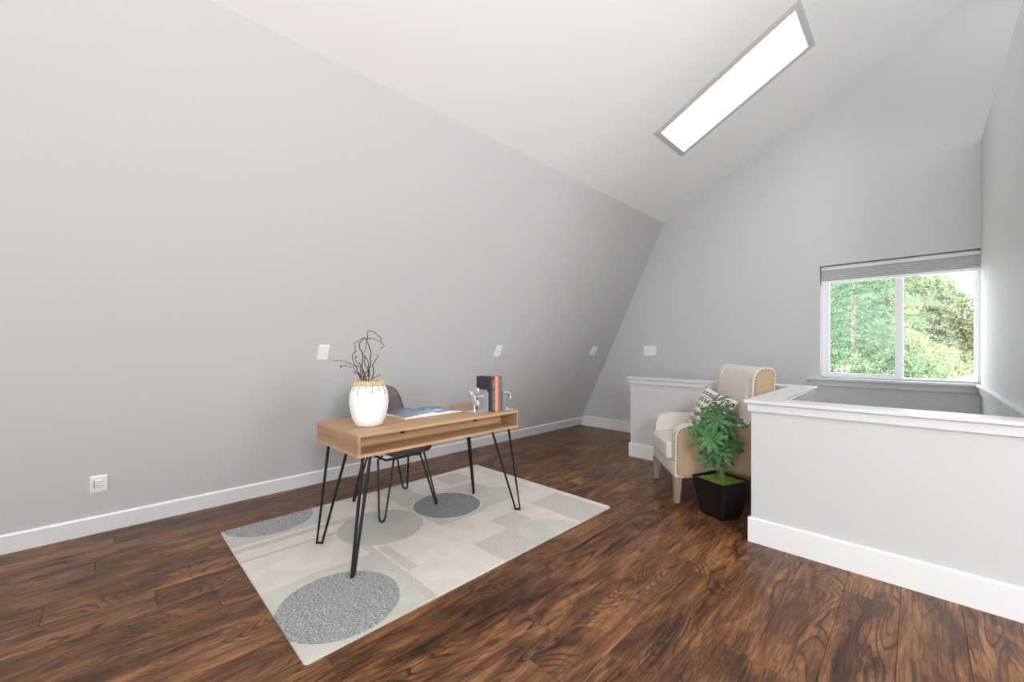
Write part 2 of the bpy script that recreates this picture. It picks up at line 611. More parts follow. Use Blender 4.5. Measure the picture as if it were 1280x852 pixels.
# ---------------------------------------------------------------- the room
YF = 5.53                         # face of the far (gable) wall
YB = -5.2                         # back wall behind the camera
XKNEE, ZKNEE, XBASE = 1.418, 2.996, -0.016
KW = (XKNEE - XBASE) / ZKNEE      # lean of the left wall
KC = 0.5088                       # pitch of the ceiling
XRIDGE = 6.0
ZRIDGE = ZKNEE + KC * (XRIDGE - XKNEE)
XR = 8.8                          # outer right wall
ZR = ZRIDGE - KC * (XR - XRIDGE)
XW = 4.33                         # stairwell right wall face
WT = 0.16

# floor: planks over a dark sub-floor, opening for the stairs behind the half walls
bm = B()
YP = -1.3                         # planks start here, behind the camera
ZS = -0.012
for lo, hi in (((-0.2, YB - .1, -0.2), (3.26, 4.42, ZS)), ((-0.2, 4.42, -0.2), (1.66, YF + .02, ZS)),
               ((3.26, YB - .1, -0.2), (XR + .1, 3.10, ZS)), ((XW + .1, 3.10, -0.2), (XR + .1, YF + .02, ZS))):
    add_box(bm, lo, hi)
floor = struct('floor', bm, M['subfloor'])
bm = B()
add_box(bm, (5.04, YB, ZS), (XR, 2.96, 0))
add_box(bm, (-.01, YB, ZS), (5.04, YP, 0))
fl2 = obj('floor_boards', bm, M['floor'], floor)
PW, GAP = 0.21, 0.0009
plank_cache = {}


def plank_mesh(w, l):
    key = (round(w, 3), round(l, 3))
    if key not in plank_cache:
        bm = B()
        add_box(bm, (0, 0, -0.0115), (w, l, 0))
        top = [e for e in bm.edges if all(abs(v.co.z) < 1e-6 for v in e.verts)]
        bmesh.ops.bevel(bm, geom=top, offset=0.0012, segments=1, affect='EDGES')
        plank_cache[key] = to_mesh('plank', bm, M['floor'])
    return plank_cache[key]


seam = 3.24 - 16 * PW
row = 0
while seam < 5.0:
    xa, xb = max(seam, -0.01), seam + PW
    y1 = YF - 0.005 if xb < 1.75 else (4.43 if xb < 3.30 else 3.05)
    y = YP - random.random() * 1.2
    while y < y1 - 0.01:
        l = random.choice((1.22, 1.22, 1.22, 0.92))
        ya, yb = max(y, YP + .001), min(y + l, y1)
        if yb - ya > 0.05:
            obj('plank', plank_mesh(xb - xa - GAP, yb - ya - GAP), None, floor, loc=(xa, ya, 0))
        y += l
    seam += PW
    row += 1

# left wall, leaning in
bm = B()
nx, nz = -1 / math.hypot(1, KW), KW / math.hypot(1, KW)
zt = ZKNEE + 0.1
poly = [(XBASE - KW * 0.2, -0.2), (XKNEE + KW * 0.0, ZKNEE), (XKNEE + nx * WT, ZKNEE + nz * WT + .05), (XBASE - KW * 0.2 + nx * WT, -0.2 + nz * WT)]
add_prism(bm, poly, 1, YB - .1, YF + .15)
struct('wall_left', bm, M['wall'])


# ceiling with the skylight opening (slope coordinates: s along x)
def zc(x):
    return ZKNEE + KC * (x - XKNEE)


SKX0, SKX1, SKY0, SKY1 = 2.146, 3.240, 3.855, 4.397
cn = Vector((-KC, 0, 1)).normalized()


def slope_slab(bm, xa, xb, ya, yb, off0=0.0, off1=0.2, zf=zc, n=cn):
    def P(x, y, o):
        return Vector((x, y, zf(x))) + n * o
    add_hexa(bm, [P(xa, ya, off0), P(xb, ya, off0), P(xb, yb, off0), P(xa, yb, off0)],
             [P(xa, ya, off1), P(xb, ya, off1), P(xb, yb, off1), P(xa, yb, off1)])


bm = B()
ya, yb = YB - .1, YF + .15
for a in ((XKNEE, SKX0, ya, yb), (SKX1, XRIDGE, ya, yb), (SKX0, SKX1, ya, SKY0), (SKX0, SKX1, SKY1, yb)):
    slope_slab(bm, *a)
ceil = struct('ceiling', bm, M['ceiling'])
bm = B()
slope_slab(bm, XRIDGE, XR + .1, ya, yb, 0, .2, lambda x: ZRIDGE - KC * (x - XRIDGE), Vector((KC, 0, 1)).normalized())
struct('ceiling_right', bm, M['ceiling'])

# skylight: stepped trim, shaft and pane
sky = bpy.data.objects.new('window_2', None)
COL.objects.link(sky)
sky['kind'] = 'structure'
sky['label'] = 'long white-framed skylight set in the sloped ceiling'
ox = 0.046
oy = 0.066
for (wx, wy, o0, o1, nm) in ((ox, oy, -0.004, 0.0, 'outer_trim'), (ox * .72, oy * .72, -0.008, -0.004, 'middle_trim'), (ox * .40, oy * .40, -0.012, -0.008, 'inner_trim')):
    bm = B()
    slope_slab(bm, SKX0 - wx, SKX0, SKY0 - wy, SKY1 + wy, o0, o1)
    slope_slab(bm, SKX1, SKX1 + wx, SKY0 - wy, SKY1 + wy, o0, o1)
    slope_slab(bm, SKX0, SKX1, SKY0 - wy, SKY0, o0, o1)
    slope_slab(bm, SKX0, SKX1, SKY1, SKY1 + wy, o0, o1)
    obj(nm, bm, M['sky_trim'], sky)
bm = B()
slope_slab(bm, SKX0, SKX1, SKY0, SKY1, 0.012, 0.018)
obj('pane', bm, M['glass'], sky)

# far gable wall with the window opening, going down into the stairwell
WX0, WX1, WZ0, WZ1 = 3.176, 4.345, 0.93, 2.14
bm = B()
yo = YF + 0.2


def zr(x):
    return ZRIDGE - KC * (x - XRIDGE)


add_prism(bm, [(XBASE - .3, -2.8), (WX0, -2.8), (WX0, zc(WX0) + .1), (XKNEE, ZKNEE + .1), (XBASE - .3, -.3)], 1, YF, yo)
add_prism(bm, [(WX0, -2.8), (WX1, -2.8), (WX1, WZ0), (WX0, WZ0)], 1, YF, yo)
add_prism(bm, [(WX0, WZ1), (WX1, WZ1), (WX1, zc(WX1) + .1), (WX0, zc(WX0) + .1)], 1, YF, yo)
add_prism(bm, [(WX1, -2.8), (XR + .1, -2.8), (XR + .1, ZR + .1), (XRIDGE, ZRIDGE + .1), (WX1, zc(WX1) + .1)], 1, YF, yo)
struct('wall_far', bm, M['wall'])

# stairwell right wall: closed block, lower part proud with a cap rail on it
bm = B()
add_box(bm, (XW, 3.02, -2.8), (XR - 0.8, YF, 3.11))
struct('wall_stairwell', bm, M['wall'])
# outer right and back walls; their out-of-view windows are added to brighten the room
bm = B()
BW = ((2.2, 5.6, 0.10, 2.9),)  # unseen back opening, put in for extra daylight
RW = (0.5, 2.9, 0.08, 3.6)          # added unseen fill-light opening in the right wall (y0, y1, z0, z1)
bm = B()


def gable_z(x):
    if x < XKNEE:
        return (x - XBASE) / KW
    return zc(x) if x < XRIDGE else zr(x)


xs = [XBASE - .2, 2.2, 5.6, XR + .1]
for i in range(3):
    a, b = xs[i], xs[i + 1]
    top = [(a, max(-.1, gable_z(a)) + .1)] + [(k, gable_z(k) + .1) for k in (XKNEE, XRIDGE) if a < k < b] + [(b, gable_z(b) + .1)]
    if i == 1:
        add_prism(bm, [(a, -.2), (b, -.2), (b, .1), (a, .1)], 1, YB - .15, YB)
        add_prism(bm, [(a, 2.9), (b, 2.9)] + top[::-1], 1, YB - .15, YB)
    else:
        add_prism(bm, [(a, -.2), (b, -.2)] + top[::-1], 1, YB - .15, YB)
struct('wall_back', bm, M['wall'])
bm = B()
for lo, hi in (((YB - .1, -.2), (RW[0], ZR + .1)), ((RW[1], -.2), (YF + .15, ZR + .1)), ((RW[0], -.2), (RW[1], RW[2])), ((RW[0], RW[3]), (RW[1], ZR + .1))):
    add_box(bm, (XR, lo[0], lo[1]), (XR + .15, hi[0], hi[1]))
struct('wall_right', bm, M['wall'])
portal('right_fill_portal', (XR + .16, (RW[0] + RW[1]) / 2, (RW[2] + RW[3]) / 2), (-1, 0, 0), RW[1] - RW[0], RW[3] - RW[2])
for x0, x1, z0, z1 in BW:
    portal('back_fill_portal', ((x0 + x1) / 2, YB - .16, (z0 + z1) / 2), (0, 1, 0), x1 - x0, z1 - z0)
portal('far_window_portal', ((WX0 + WX1) / 2, yo + .02, (WZ0 + WZ1) / 2), (0, -1, 0), WX1 - WX0, WZ1 - WZ0)
pc = Vector(((SKX0 + SKX1) / 2, (SKY0 + SKY1) / 2, zc((SKX0 + SKX1) / 2))) + cn * .22
portal('skylight_portal', pc, -cn, SKY1 - SKY0, (SKX1 - SKX0) / cn.z)

# lower stair hall floor and its hidden sides
bm = B()
add_box(bm, (1.6, 3.0, -2.8), (XW, YF, -2.7))
struct('floor_lower', bm, M['subfloor'])
bm = B()
add_box(bm, (1.56, 4.44, -2.7), (1.66, YF, -0.2))
add_box(bm, (1.66, 4.33, -2.7), (3.26, 4.43, -0.2))
add_box(bm, (3.165, 3.1, -2.7), (3.26, 4.33, -0.2))
add_box(bm, (3.165, 3.0, -2.7), (XW, 3.1, -0.2))
struct('wall_stair_lower', bm, M['wall'])

# half walls round the stairwell (one L-shaped run, capped)
PX, PY, HY = 3.165, 2.968, 4.325          # faces: left face x, front face y, far half wall face y
TH = 0.115
HT = 0.895
CAPT = 0.915
bm = B()
add_box(bm, (PX, PY, -0.2), (XW, PY + TH, HT))
add_box(bm, (PX, PY + TH, -0.2), (PX + TH, HY + TH, HT))
add_box(bm, (1.567, HY, -0.2), (PX, HY + TH, HT))
struct('wall_half', bm, M['wall'])
bm = B()
OV = 0.036
cx0, cx1 = PX - OV, PX + TH + OV * .6
cy0, cy1 = PY - OV, PY + TH + OV * 1.4
hy0, hy1 = HY - OV, HY + TH + OV
cap_poly = [(cx0, cy0), (XW, cy0), (XW, cy1), (cx1, cy1), (cx1, hy1), (1.567 - OV, hy1), (1.567 - OV, hy0), (cx0, hy0)]
add_hexa(bm, [(x, y, HT) for x, y in cap_poly], [(x, y, CAPT) for x, y in cap_poly])
bmesh.ops.bevel(bm, geom=list(bm.edges), offset=0.003, segments=1, affect='EDGES')
struct('trim_1', bm, M['cap'])
bm = B()
ft, fz = 0.017, 0.845
add_box(bm, (PX - ft, PY - ft, fz), (XW, PY, HT))
add_box(bm, (PX - ft, PY, fz), (PX, HY - ft, HT))
add_box(bm, (1.567 - ft, HY - ft, fz), (PX, HY, HT))
add_box(bm, (1.567 - ft, HY, fz), (1.567, HY + TH, HT))
add_box(bm, (PX + TH, PY + TH, fz), (PX + TH + ft * .6, HY + TH, HT))
add_box(bm, (PX + TH, PY + TH, fz), (XW, PY + TH + ft, HT))
struct('trim_2', bm, M['cap'])
# stairwell right wall rail
bm = B()
add_box(bm, (XW - 0.034, PY + TH + .06, 0.908), (XW, YF - .07, 0.926))
add_box(bm, (XW - 0.016, PY + TH + .06, 0.845), (XW, YF - .02, 0.908))
struct('trim_3', bm, M['cap'])


# baseboards
def board(name, bm):
    return struct(name, bm, M['trim'])


bm = B()
bt, bh = 0.0145, 0.145
nxi, nzi = 1 / math.hypot(1, KW), -KW / math.hypot(1, KW)     # into the room
L = math.hypot(1, KW)


def lw(z, off):
    """point on the left wall plane at height z, offset into the room (x, z)"""
    return (XBASE + KW * z + nxi * off, z + nzi * off)


add_prism(bm, [lw(0.0, -0.001), lw(0.0, bt + .004), lw(0.128, bt), lw(0.133, bt * .55), lw(0.133, -0.001)], 1, YB, YF)
board('baseboard_left', bm)
bm = B()
add_prism(bm, [(0.02, 0.0), (1.66, 0.0), (1.66, .15), (0.08, .15)], 1, YF - .016, YF)
add_prism(bm, [(0.02, 0.0), (1.66, 0.0), (1.66, .158), (0.08, .158)], 1, YF - .010, YF)
board('baseboard_far', bm)


def bb(bm, x0, y0, x1, y1, t, face):
    """baseboard along an axis; face tells the side it protrudes to"""
    pr = [(0, 0), (t, 0), (t, .150), (t * .45, .157), (0, .157)]
    if face == '-y':
        add_prism(bm, [(y0 - a, z) for a, z in pr], 0, x0, x1)
    else:
        add_prism(bm, [(x0 - a, z) for a, z in pr], 1, y0, y1)


bm = B()
bb(bm, PX - .016, PY, XW, PY, .016, '-y')
bb(bm, PX, PY, PX, HY - .017, .016, '-x')
bb(bm, 1.567 - .016, HY, PX, HY, .016, '-y')
bb(bm, 1.567, HY, 1.567, HY + TH, .016, '-x')
bb(bm, XW, 3.02, XR - 0.8, 3.02, .016, '-y')
board('baseboard_half', bm)

# window in the gable wall: casing, sill, vinyl slider
win = bpy.data.objects.new('window_1', None)
COL.objects.link(win)
win['kind'] = 'structure'
bm = B()
for w, t in ((0.105, .010), (0.085, .016), (0.030, .022)):
    add_box(bm, (WX0 - w, YF - t, .93), (WX0, YF, WZ1 + w * .72))
    add_box(bm, (WX0, YF - t, WZ1), (XW, YF, WZ1 + w * .72))
obj('casing', bm, M['wall'], win)
bm = B()
add_box(bm, (3.062, YF - .065, .908), (XW, YF, .93))
add_box(bm, (WX0, YF, .908), (WX1, YF + .08, .93))
obj('sill', bm, M['cap'], win)
bm = B()
add_box(bm, (3.085, YF - .018, .845), (XW, YF, .908))
obj('apron', bm, M['cap'], win)
YG = YF + 0.085
bm = B()
fx = 0.022
add_box(bm, (WX0, YG - .02, WZ0), (WX0 + fx, YG + .06, WZ1))
add_box(bm, (WX1 - .03, YG - .02, WZ0), (WX1, YG + .06, WZ1))
add_box(bm, (WX0 + fx, YG - .02, WZ0), (WX1 - .03, YG + .06, WZ0 + .018))
add_box(bm, (WX0 + fx, YG - .02, WZ1 - .02), (WX1 - .03, YG + .06, WZ1))
obj('frame', bm, M['vinyl'], win)


def sash(name, x0, x1, z0, z1, y, l, r, b_, t=.04):
    bm = B()
    add_box(bm, (x0, y, z0), (x0 + l, y + .028, z1))
    add_box(bm, (x1 - r, y, z0), (x1, y + .028, z1))
    add_box(bm, (x0 + l, y, z0), (x1 - r, y + .028, z0 + b_))
    add_box(bm, (x0 + l, y, z1 - t), (x1 - r, y + .028, z1))
    s = obj(name, bm, M['vinyl'], win)
    bm = B()
    add_box(bm, (x0 + l, y + .011, z0 + b_), (x1 - r, y + .016, z1 - t))
    obj('pane', bm, M['glass'], s)


sash('sash', WX0 + fx, 3.825, WZ0 + .018, WZ1 - .02, YG - .012, .050, .055, .036)
sash('sash', 3.795, WX1 - .03, WZ0 + .018, WZ1 - .02, YG + .022, .035, .018, .008)

# roller of cellular shade at the top of the opening
sh = thing('cellular_shade', 'grey cellular window shade drawn up under the window head', 'window shade', (WX0 + .006, YF + .012, 2.115))
sw = WX1 - WX0 - .012
bm = B()
add_box(bm, (0, 0, -.020), (sw, .05, .008))
obj('head_rail', bm, M['vinyl'], sh)
bm = B()
zb, npl = -.138, 5
prev = None
for k in range(npl * 2 + 1):
    z = -.020 + (zb + .020) * k / (npl * 2)
    o_ = 0.002 if k % 2 == 0 else -0.006
    a = [bm.verts.new((0, .008 + o_, z)), bm.verts.new((sw, .008 + o_, z)), bm.verts.new((sw, .042 - o_, z)), bm.verts.new((0, .042 - o_, z))]
    if prev:
        for i in range(4):
            j = (i + 1) % 4
            bm.faces.new((prev[i], prev[j], a[j], a[i]))
    else:
        bm.faces.new(a)
    prev = a
bm.faces.new(prev[::-1])
obj('shade_fabric', bm, M['shade'], sh)
bm = B()
add_box(bm, (0, .003, -.164), (sw, .047, zb))
bevel(bm, .003, 1)
obj('bottom_rail', bm, M['vinyl'], sh)


# fill globe added to brighten the room, out of view right of the camera
LX, LY, LZ = 5.5, -0.2, 2.1
fill_light = thing('added_fill_light', 'added white fill globe on a thin cord, out of view', 'fill_light', (LX, LY, LZ))
lm = bpy.data.materials.new('fill_globe_glow')
lm.use_nodes = True
lb = lm.node_tree.nodes['Principled BSDF']
lb.inputs['Base Color'].default_value = (.9, .9, .88, 1)
lb.inputs['Emission Color'].default_value = (.95, .98, 1.0, 1)
lb.inputs['Emission Strength'].default_value = 22.0
bm = B()
bmesh.ops.create_uvsphere(bm, u_segments=32, v_segments=16, radius=.40)
obj('globe', bm, lm, fill_light, smooth='all')
zl0 = zc(LX) - LZ
bm = B()
add_tube(bm, [(0, 0, .395), (0, 0, zl0 - .01)], .006, 6)
obj('cord', bm, M['black_metal'], fill_light)
bm = B()
add_tube(bm, [(0, 0, zl0 - .06), (0, 0, zl0 - .04)], .07, 16)
obj('canopy', bm, M['vinyl'], fill_light)

# ---------------------------------------------------------------- wall plates
def left_wall_frame(z, y):
    """matrix with local x along +Y (wall run), local y up the wall, local z into the room"""
    up = Vector((KW, 0, 1)).normalized()
    n = Vector((1, 0, -KW)).normalized()
    xa = up.cross(n)
    m = Matrix((xa, up, n)).transposed().to_4x4()
    m.translation = Vector((XBASE + KW * z, y, z)) + n * 0.0005
    return m


def far_wall_frame(x, z):
    m = Matrix(((1, 0, 0), (0, 0, 1), (0, -1, 0))).transposed().to_4x4()
    m.translation = Vector((x, YF - .0005, z))
    return m


def plate(name, label, mw, w, h, kind):
    t = thing(name, label, 'outlet' if kind == 'outlet' else 'switch plate')
    t.matrix_world = mw
    bm = B()
    add_hexa(bm, [(-w / 2, -h / 2, 0), (w / 2, -h / 2, 0), (w / 2, h / 2, 0), (-w / 2, h / 2, 0)],
             [(-w / 2 + .004, -h / 2 + .004, .007), (w / 2 - .004, -h / 2 + .004, .007), (w / 2 - .004, h / 2 - .004, .007), (-w / 2 + .004, h / 2 - .004, .007)])
    obj('cover', bm, M['plastic'], t)
    if kind == 'outlet':
        bm = B()
        add_box(bm, (-.018, -.034, .006), (.018, .034, .010))
        bevel(bm, .002, 1)
        r = obj('receptacle', bm, M['plastic'], t)
        for zz in (.017, -.017):
            for (dx, dy, ww, hh) in ((-.008, .004, .003, .010), (.008, .004, .003, .008), (0, -.008, .006, .005)):
                bm = B()
                add_box(bm, (dx - ww / 2, zz + dy - hh / 2, .0095), (dx + ww / 2, zz + dy + hh / 2, .0104))
                obj('slot', bm, M['slot'], r)
        bm = B()
        add_box(bm, (-.0235, -.034, .0066), (-.0195, .034, .0076))
        obj('recess', bm, M['slot'], t)
    elif kind == 'rocker':
        n = max(1, round(w / .09))
        for k in range(n):
            cx = (k - (n - 1) / 2) * .046
            bm = B()
            add_hexa(bm, [(cx - .0165, -.033, .006), (cx + .0165, -.033, .006), (cx + .0165, .033, .006), (cx - .0165, .033, .006)],
                     [(cx - .0155, -.032, .008), (cx + .0155, -.032, .008), (cx + .0155, .032, .012), (cx - .0155, .032, .012)])
            obj('rocker', bm, M['plastic'], t)
    elif kind == 'jack':
        bm = B()
        add_box(bm, (-.009, -.009, .006), (.009, .009, .010))
        j = obj('jack', bm, M['plastic'], t)
        bm = B()
        add_box(bm, (-.005, -.005, .0095), (.005, .005, .0105))
        obj('socket', bm, M['slot'], j)
    return t


plate('electrical_outlet', 'white electrical outlet low on the leaning wall above the baseboard', left_wall_frame(.372, -.019), .082, .126, 'outlet')
plate('blank_wall_plate', 'blank white wall plate beside the tip of the longest vase twig', left_wall_frame(1.218, 1.242), .082, .128, 'blank')
plate('jack_wall_plate', 'white wall plate with a small jack above the salmon and charcoal books', left_wall_frame(1.218, 3.152), .094, .130, 'jack')
plate('switch_plate', 'white switch plate on the leaning wall next to the far corner', left_wall_frame(1.209, 5.075), .135, .142, 'rocker')
plate('switch_plate', 'wide white switch plate on the gable wall above the far half wall', far_wall_frame(1.214, 1.213), .185, .142, 'rocker')

# ---------------------------------------------------------------- rug
bm = B()
RT = 0.012
rp = []
for (cx_, cy_, a0_) in ((2.226, 2.804, 0), (0.605, 2.804, 90), (0.605, 0.558, 180), (2.226, 0.558, 270)):
    ccx, ccy = cx_ + (-.018 if a0_ in (0, 270) else .018), cy_ + (-.018 if a0_ in (0, 90) else .018)
    for q in range(5):
        an = math.radians(a0_ + 22.5 * q)
        rp.append((ccx + .018 * math.cos(an), ccy + .018 * math.sin(an)))
add_hexa(bm, [(x, y, 0.0005) for x, y in rp], [(x, y, RT) for x, y in rp])
rug = obj('area_rug', bm, M['rug'])
tag(rug, 'cream area rug with grey circles and sage blocks under the desk', 'rug')

# ---------------------------------------------------------------- desk
DX0, DX1, DY0, DY1, DZ0, DZ1 = 1.19, 1.785, 0.972, 2.225, 0.650, 0.780
PT = 0.018
desk = thing('writing_desk', 'light oak box desk with open shelf and black hairpin legs', 'desk', (0, 0, 0))


def desk_part(name, lo, hi, m, bev=.0012, parent=None):
    bm = B()
    add_box(bm, lo, hi)
    bevel(bm, bev, 1)
    return obj(name, bm, m, parent or desk)


desk_part('desk_top', (DX0, DY0, DZ1 - PT), (DX1, DY1, DZ1), M['desk'])
desk_part('bottom_panel', (DX0, DY0, DZ0), (DX1, DY1, DZ0 + PT), M['desk'])
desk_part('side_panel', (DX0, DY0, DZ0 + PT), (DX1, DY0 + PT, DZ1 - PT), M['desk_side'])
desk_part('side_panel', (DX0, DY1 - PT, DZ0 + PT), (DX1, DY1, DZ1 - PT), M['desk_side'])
desk_part('back_panel', (DX1 - .19, DY0 + PT, DZ0 + PT), (DX1 - .178, DY1 - PT, DZ1 - PT), M['desk'])
for yy in (1.253, 1.813):
    bm = B()
    add_tube(bm, [(DX1 - .02, yy, DZ1 - PT - .001), (DX1 - .02, yy, DZ1 - PT - .015)], [.017, .012], 12)
    obj('cable_grommet', bm, M['black_metal'], desk)
ROD = 0.0092
for (cx, cy, sx, sy, fx_, fy_) in ((DX0, DY0, 1, 1, 1.252, .965), (DX1, DY0, -1, 1, 1.763, .955), (DX1, DY1, -1, -1, 1.763, 2.238), (DX0, DY1, 1, -1, 1.246, 2.232)):
    m1 = Vector((cx + sx * .055, cy + sy * .055, DZ0))
    m2 = Vector((cx + sx * .148, cy + sy * .148, DZ0))
    dg = (m2 - m1).normalized()
    ft_ = Vector((fx_, fy_, RT + ROD))
    f1, f2 = ft_ - dg * .017, ft_ + dg * .017
    bm = B()
    add_tube(bm, [m1, f1, f2, m2], ROD, 10)
    leg = obj('leg', bm, M['black_metal'], desk, smooth=True)
    bm = B()
    mid = (m1 + m2) / 2
    pr = Vector((-dg.y, dg.x, 0))
    pts = [mid + dg * a + pr * b for a, b in ((-.085, -.03), (.085, -.03), (.085, .03), (-.085, .03))]
    add_hexa(bm, [(p.x, p.y, DZ0 - .004) for p in pts], [(p.x, p.y, DZ0) for p in pts])
    obj('mounting_plate', bm, M['black_metal'], leg)

# ---------------------------------------------------------------- side chair tucked behind the desk
CXC, CYC = 0.985, 1.632
ch = thing('shell_chair', 'dark brown shell chair with wire legs tucked under the oak desk', 'chair', (CXC, CYC, 0))
prof = [(.262, .452, .150, .000), (.245, .466, .205, .020), (.17, .462, .228, .040), (.06, .447, .240, .055), (-.06, .438, .245, .062),
        (-.15, .447, .245, .060), (-.205, .50, .243, .040), (-.232, .58, .240, .035), (-.255, .68, .230, .032), (-.28, .79, .212, .030), (-.300, .875, .185, .026), (-.308, .918, .140, .020), (-.311, .934, .085, .014)]
NT = 12
bm = B()
rows = []
for i, (px, pz, hw, curl) in enumerate(prof):
    a = prof[max(0, i - 1)]
    b = prof[min(len(prof) - 1, i + 1)]
    tx, tz = b[0] - a[0], b[1] - a[1]
    l = math.hypot(tx, tz)
    n = (tz / l, -tx / l)        # towards the sitter
    r = []
    for k in range(NT + 1):
        t = -1 + 2 * k / NT
        c = curl * abs(t) ** 2.4
        r.append(bm.verts.new((px + n[0] * c, hw * t, pz + n[1] * c)))
    rows.append(r)
for a, b in zip(rows[:-1], rows[1:]):
    for k in range(NT):
        bm.faces.new((a[k], a[k + 1], b[k + 1], b[k]))
shell = obj('shell', bm, M['chair_shell'], ch, smooth='all')
sd = shell.modifiers.new('thickness', 'SOLIDIFY')
sd.thickness = 0.014
sd.offset = -1
subsurf(shell, 1)
# seat pad under-frame and the four hairpin legs
bm = B()
add_tube(bm, [(.15, -.15, .418), (.15, .15, .418), (-.14, .15, .418), (-.14, -.15, .418), (.15, -.15, .418)], .008, 8)
obj('seat_frame', bm, M['bronze_metal'], ch, smooth=True)
for (sx, sy, fx_, fy_) in ((1, -1, 1.240, 1.395), (1, 1, 1.230, 1.863), (-1, -1, .715, 1.425), (-1, 1, .745, 1.870)):
    foot = Vector((fx_ - CXC, fy_ - CYC, RT + .0080))
    tan = Vector((sy, -sx, 0)).normalized() * (1 if sx * sy < 0 else 1)
    ctr = Vector((sx * .155 - (.0 if sx > 0 else .0), sy * .155, .425))
    a, b = ctr + tan * .058, ctr - tan * .058
    inn = Vector((-sx, -sy, 0)).normalized() * .09
    pts = [a + inn, a + Vector((0, 0, -.004))]
    pts += [a.lerp(foot + tan * .020, .03), a.lerp(foot + tan * .020, .93) + Vector((0, 0, .004))]
    for q in range(1, 6):
        an = math.pi * q / 6
        pts.append(foot + tan * (.017 * math.cos(an)) + Vector((0, 0, .018 * (1 - math.sin(an)))))
    pts += [b.lerp(foot - tan * .020, .93) + Vector((0, 0, .004)), b.lerp(foot - tan * .020, .03), b + Vector((0, 0, -.004)), b + inn]
    bm = B()
    add_tube(bm, pts, .0078, 8)
    obj('leg', bm, M['bronze_metal'], ch, smooth=True)

# ---------------------------------------------------------------- vase with curly twigs
VX, VY = 1.548, 1.150
vase = thing('vase', 'rounded white vase with woven raffia rim on the desk', 'vase', (VX, VY, DZ1))
vp = [(0, 0.0), (.068, 0.0), (.078, .006), (.096, .045), (.109, .095), (.1145, .145), (.112, .19), (.103, .225), (.090, .252), (.080, .266), (.076, .262), (.090, .22), (.10, .15), (.06, .02), (0, .02)]
bm = B()
add_lathe(bm, vp, 48)
obj('body', bm, M['ceramic'], vase, smooth='all')
bm = B()
rng = random.Random(3)
NS = 110
for k in range(NS):                                   # short raffia ends making the rim
    a = 2 * math.pi * k / NS + rng.uniform(-.03, .03)
    d = Vector((math.cos(a), math.sin(a), 0))
    tn = Vector((-d.y, d.x, 0)) * rng.uniform(-.010, .010)
    p0 = d * rng.uniform(.094, .0985) + Vector((0, 0, .247 + rng.uniform(-.004, .002)))
    p1 = d * rng.uniform(.083, .090) + Vector((0, 0, .262)) + tn
    p2 = d * rng.uniform(.074, .084) + Vector((0, 0, .276 + rng.uniform(-.007, .005))) + tn * 1.7
    add_tube(bm, [p0, p1, p2], [.0036, .0034, .002], 5)
add_lathe(bm, [(.094, .243), (.0955, .248), (.090, .258), (.082, .270), (.076, .272), (.078, .255)], 48)
rim = obj('raffia_rim', bm, M['raffia'], vase, smooth=True)


def vase_r(z):
    for (r0, z0), (r1, z1) in zip(vp[1:9], vp[2:10]):
        if z0 <= z <= z1:
            return r0 + (r1 - r0) * (z - z0) / (z1 - z0)
    return .1


for k in range(16):                                   # dark stitched drops hanging below the rim
    a = 2 * math.pi * (k + .3) / 16
    ln = (.020, .045, .012, .034, .052, .024)[k % 6]
    pts = []
    for q in range(5):
        z = .244 - ln * q / 4
        pts.append((math.cos(a) * (vase_r(z) + .0012), math.sin(a) * (vase_r(z) + .0012), z))
    pts += [tuple(Vector(pts[-1]) + Vector((0, 0, -d))) for d in (.001, .004, .007)]
    bm = B()
    add_tube(bm, pts, [.0015] * 5 + [.003, .004, .0015], 6)
    obj('stitch', bm, M['twine'], vase, smooth=True)

VD = depth_of((VX, VY))
twig_src = {   # each twig traced as a direction from the camera, at the vase's own distance (crop 400..520 x 400..550, scale 5.683)
    1: [(300, 420), (262, 350), (240, 300), (232, 240), (255, 225), (242, 165), (285, 140), (318, 122)],
    2: [(310, 420), (300, 340), (302, 240), (280, 200), (280, 165), (320, 125), (332, 150), (326, 195), (300, 235)],
    3: [(318, 425), (320, 380), (358, 330), (362, 240), (345, 175), (332, 150), (334, 80), (385, 85), (420, 115), (440, 160), (458, 182), (425, 205)],
    4: [(345, 425), (350, 350), (345, 300), (318, 250), (300, 268)],
    5: [(370, 420), (385, 370), (372, 320), (390, 280), (414, 262), (402, 240)],
    6: [(295, 415), (285, 330), (240, 320), (190, 300), (140, 285), (98, 292), (60, 272)],
    7: [(288, 420), (240, 340), (205, 325), (172, 316), (148, 328)],
    8: [(334, 135), (375, 130), (410, 145), (440, 175)],
    9: [(290, 400), (270, 375), (235, 365), (245, 380)],
    10: [(330, 425), (310, 360), (280, 310), (255, 290), (248, 250), (262, 268)],
    11: [(375, 410), (410, 400), (435, 385)],
    12: [(340, 400), (338, 340), (318, 310), (316, 250), (300, 232)],
}
rng = random.Random(11)
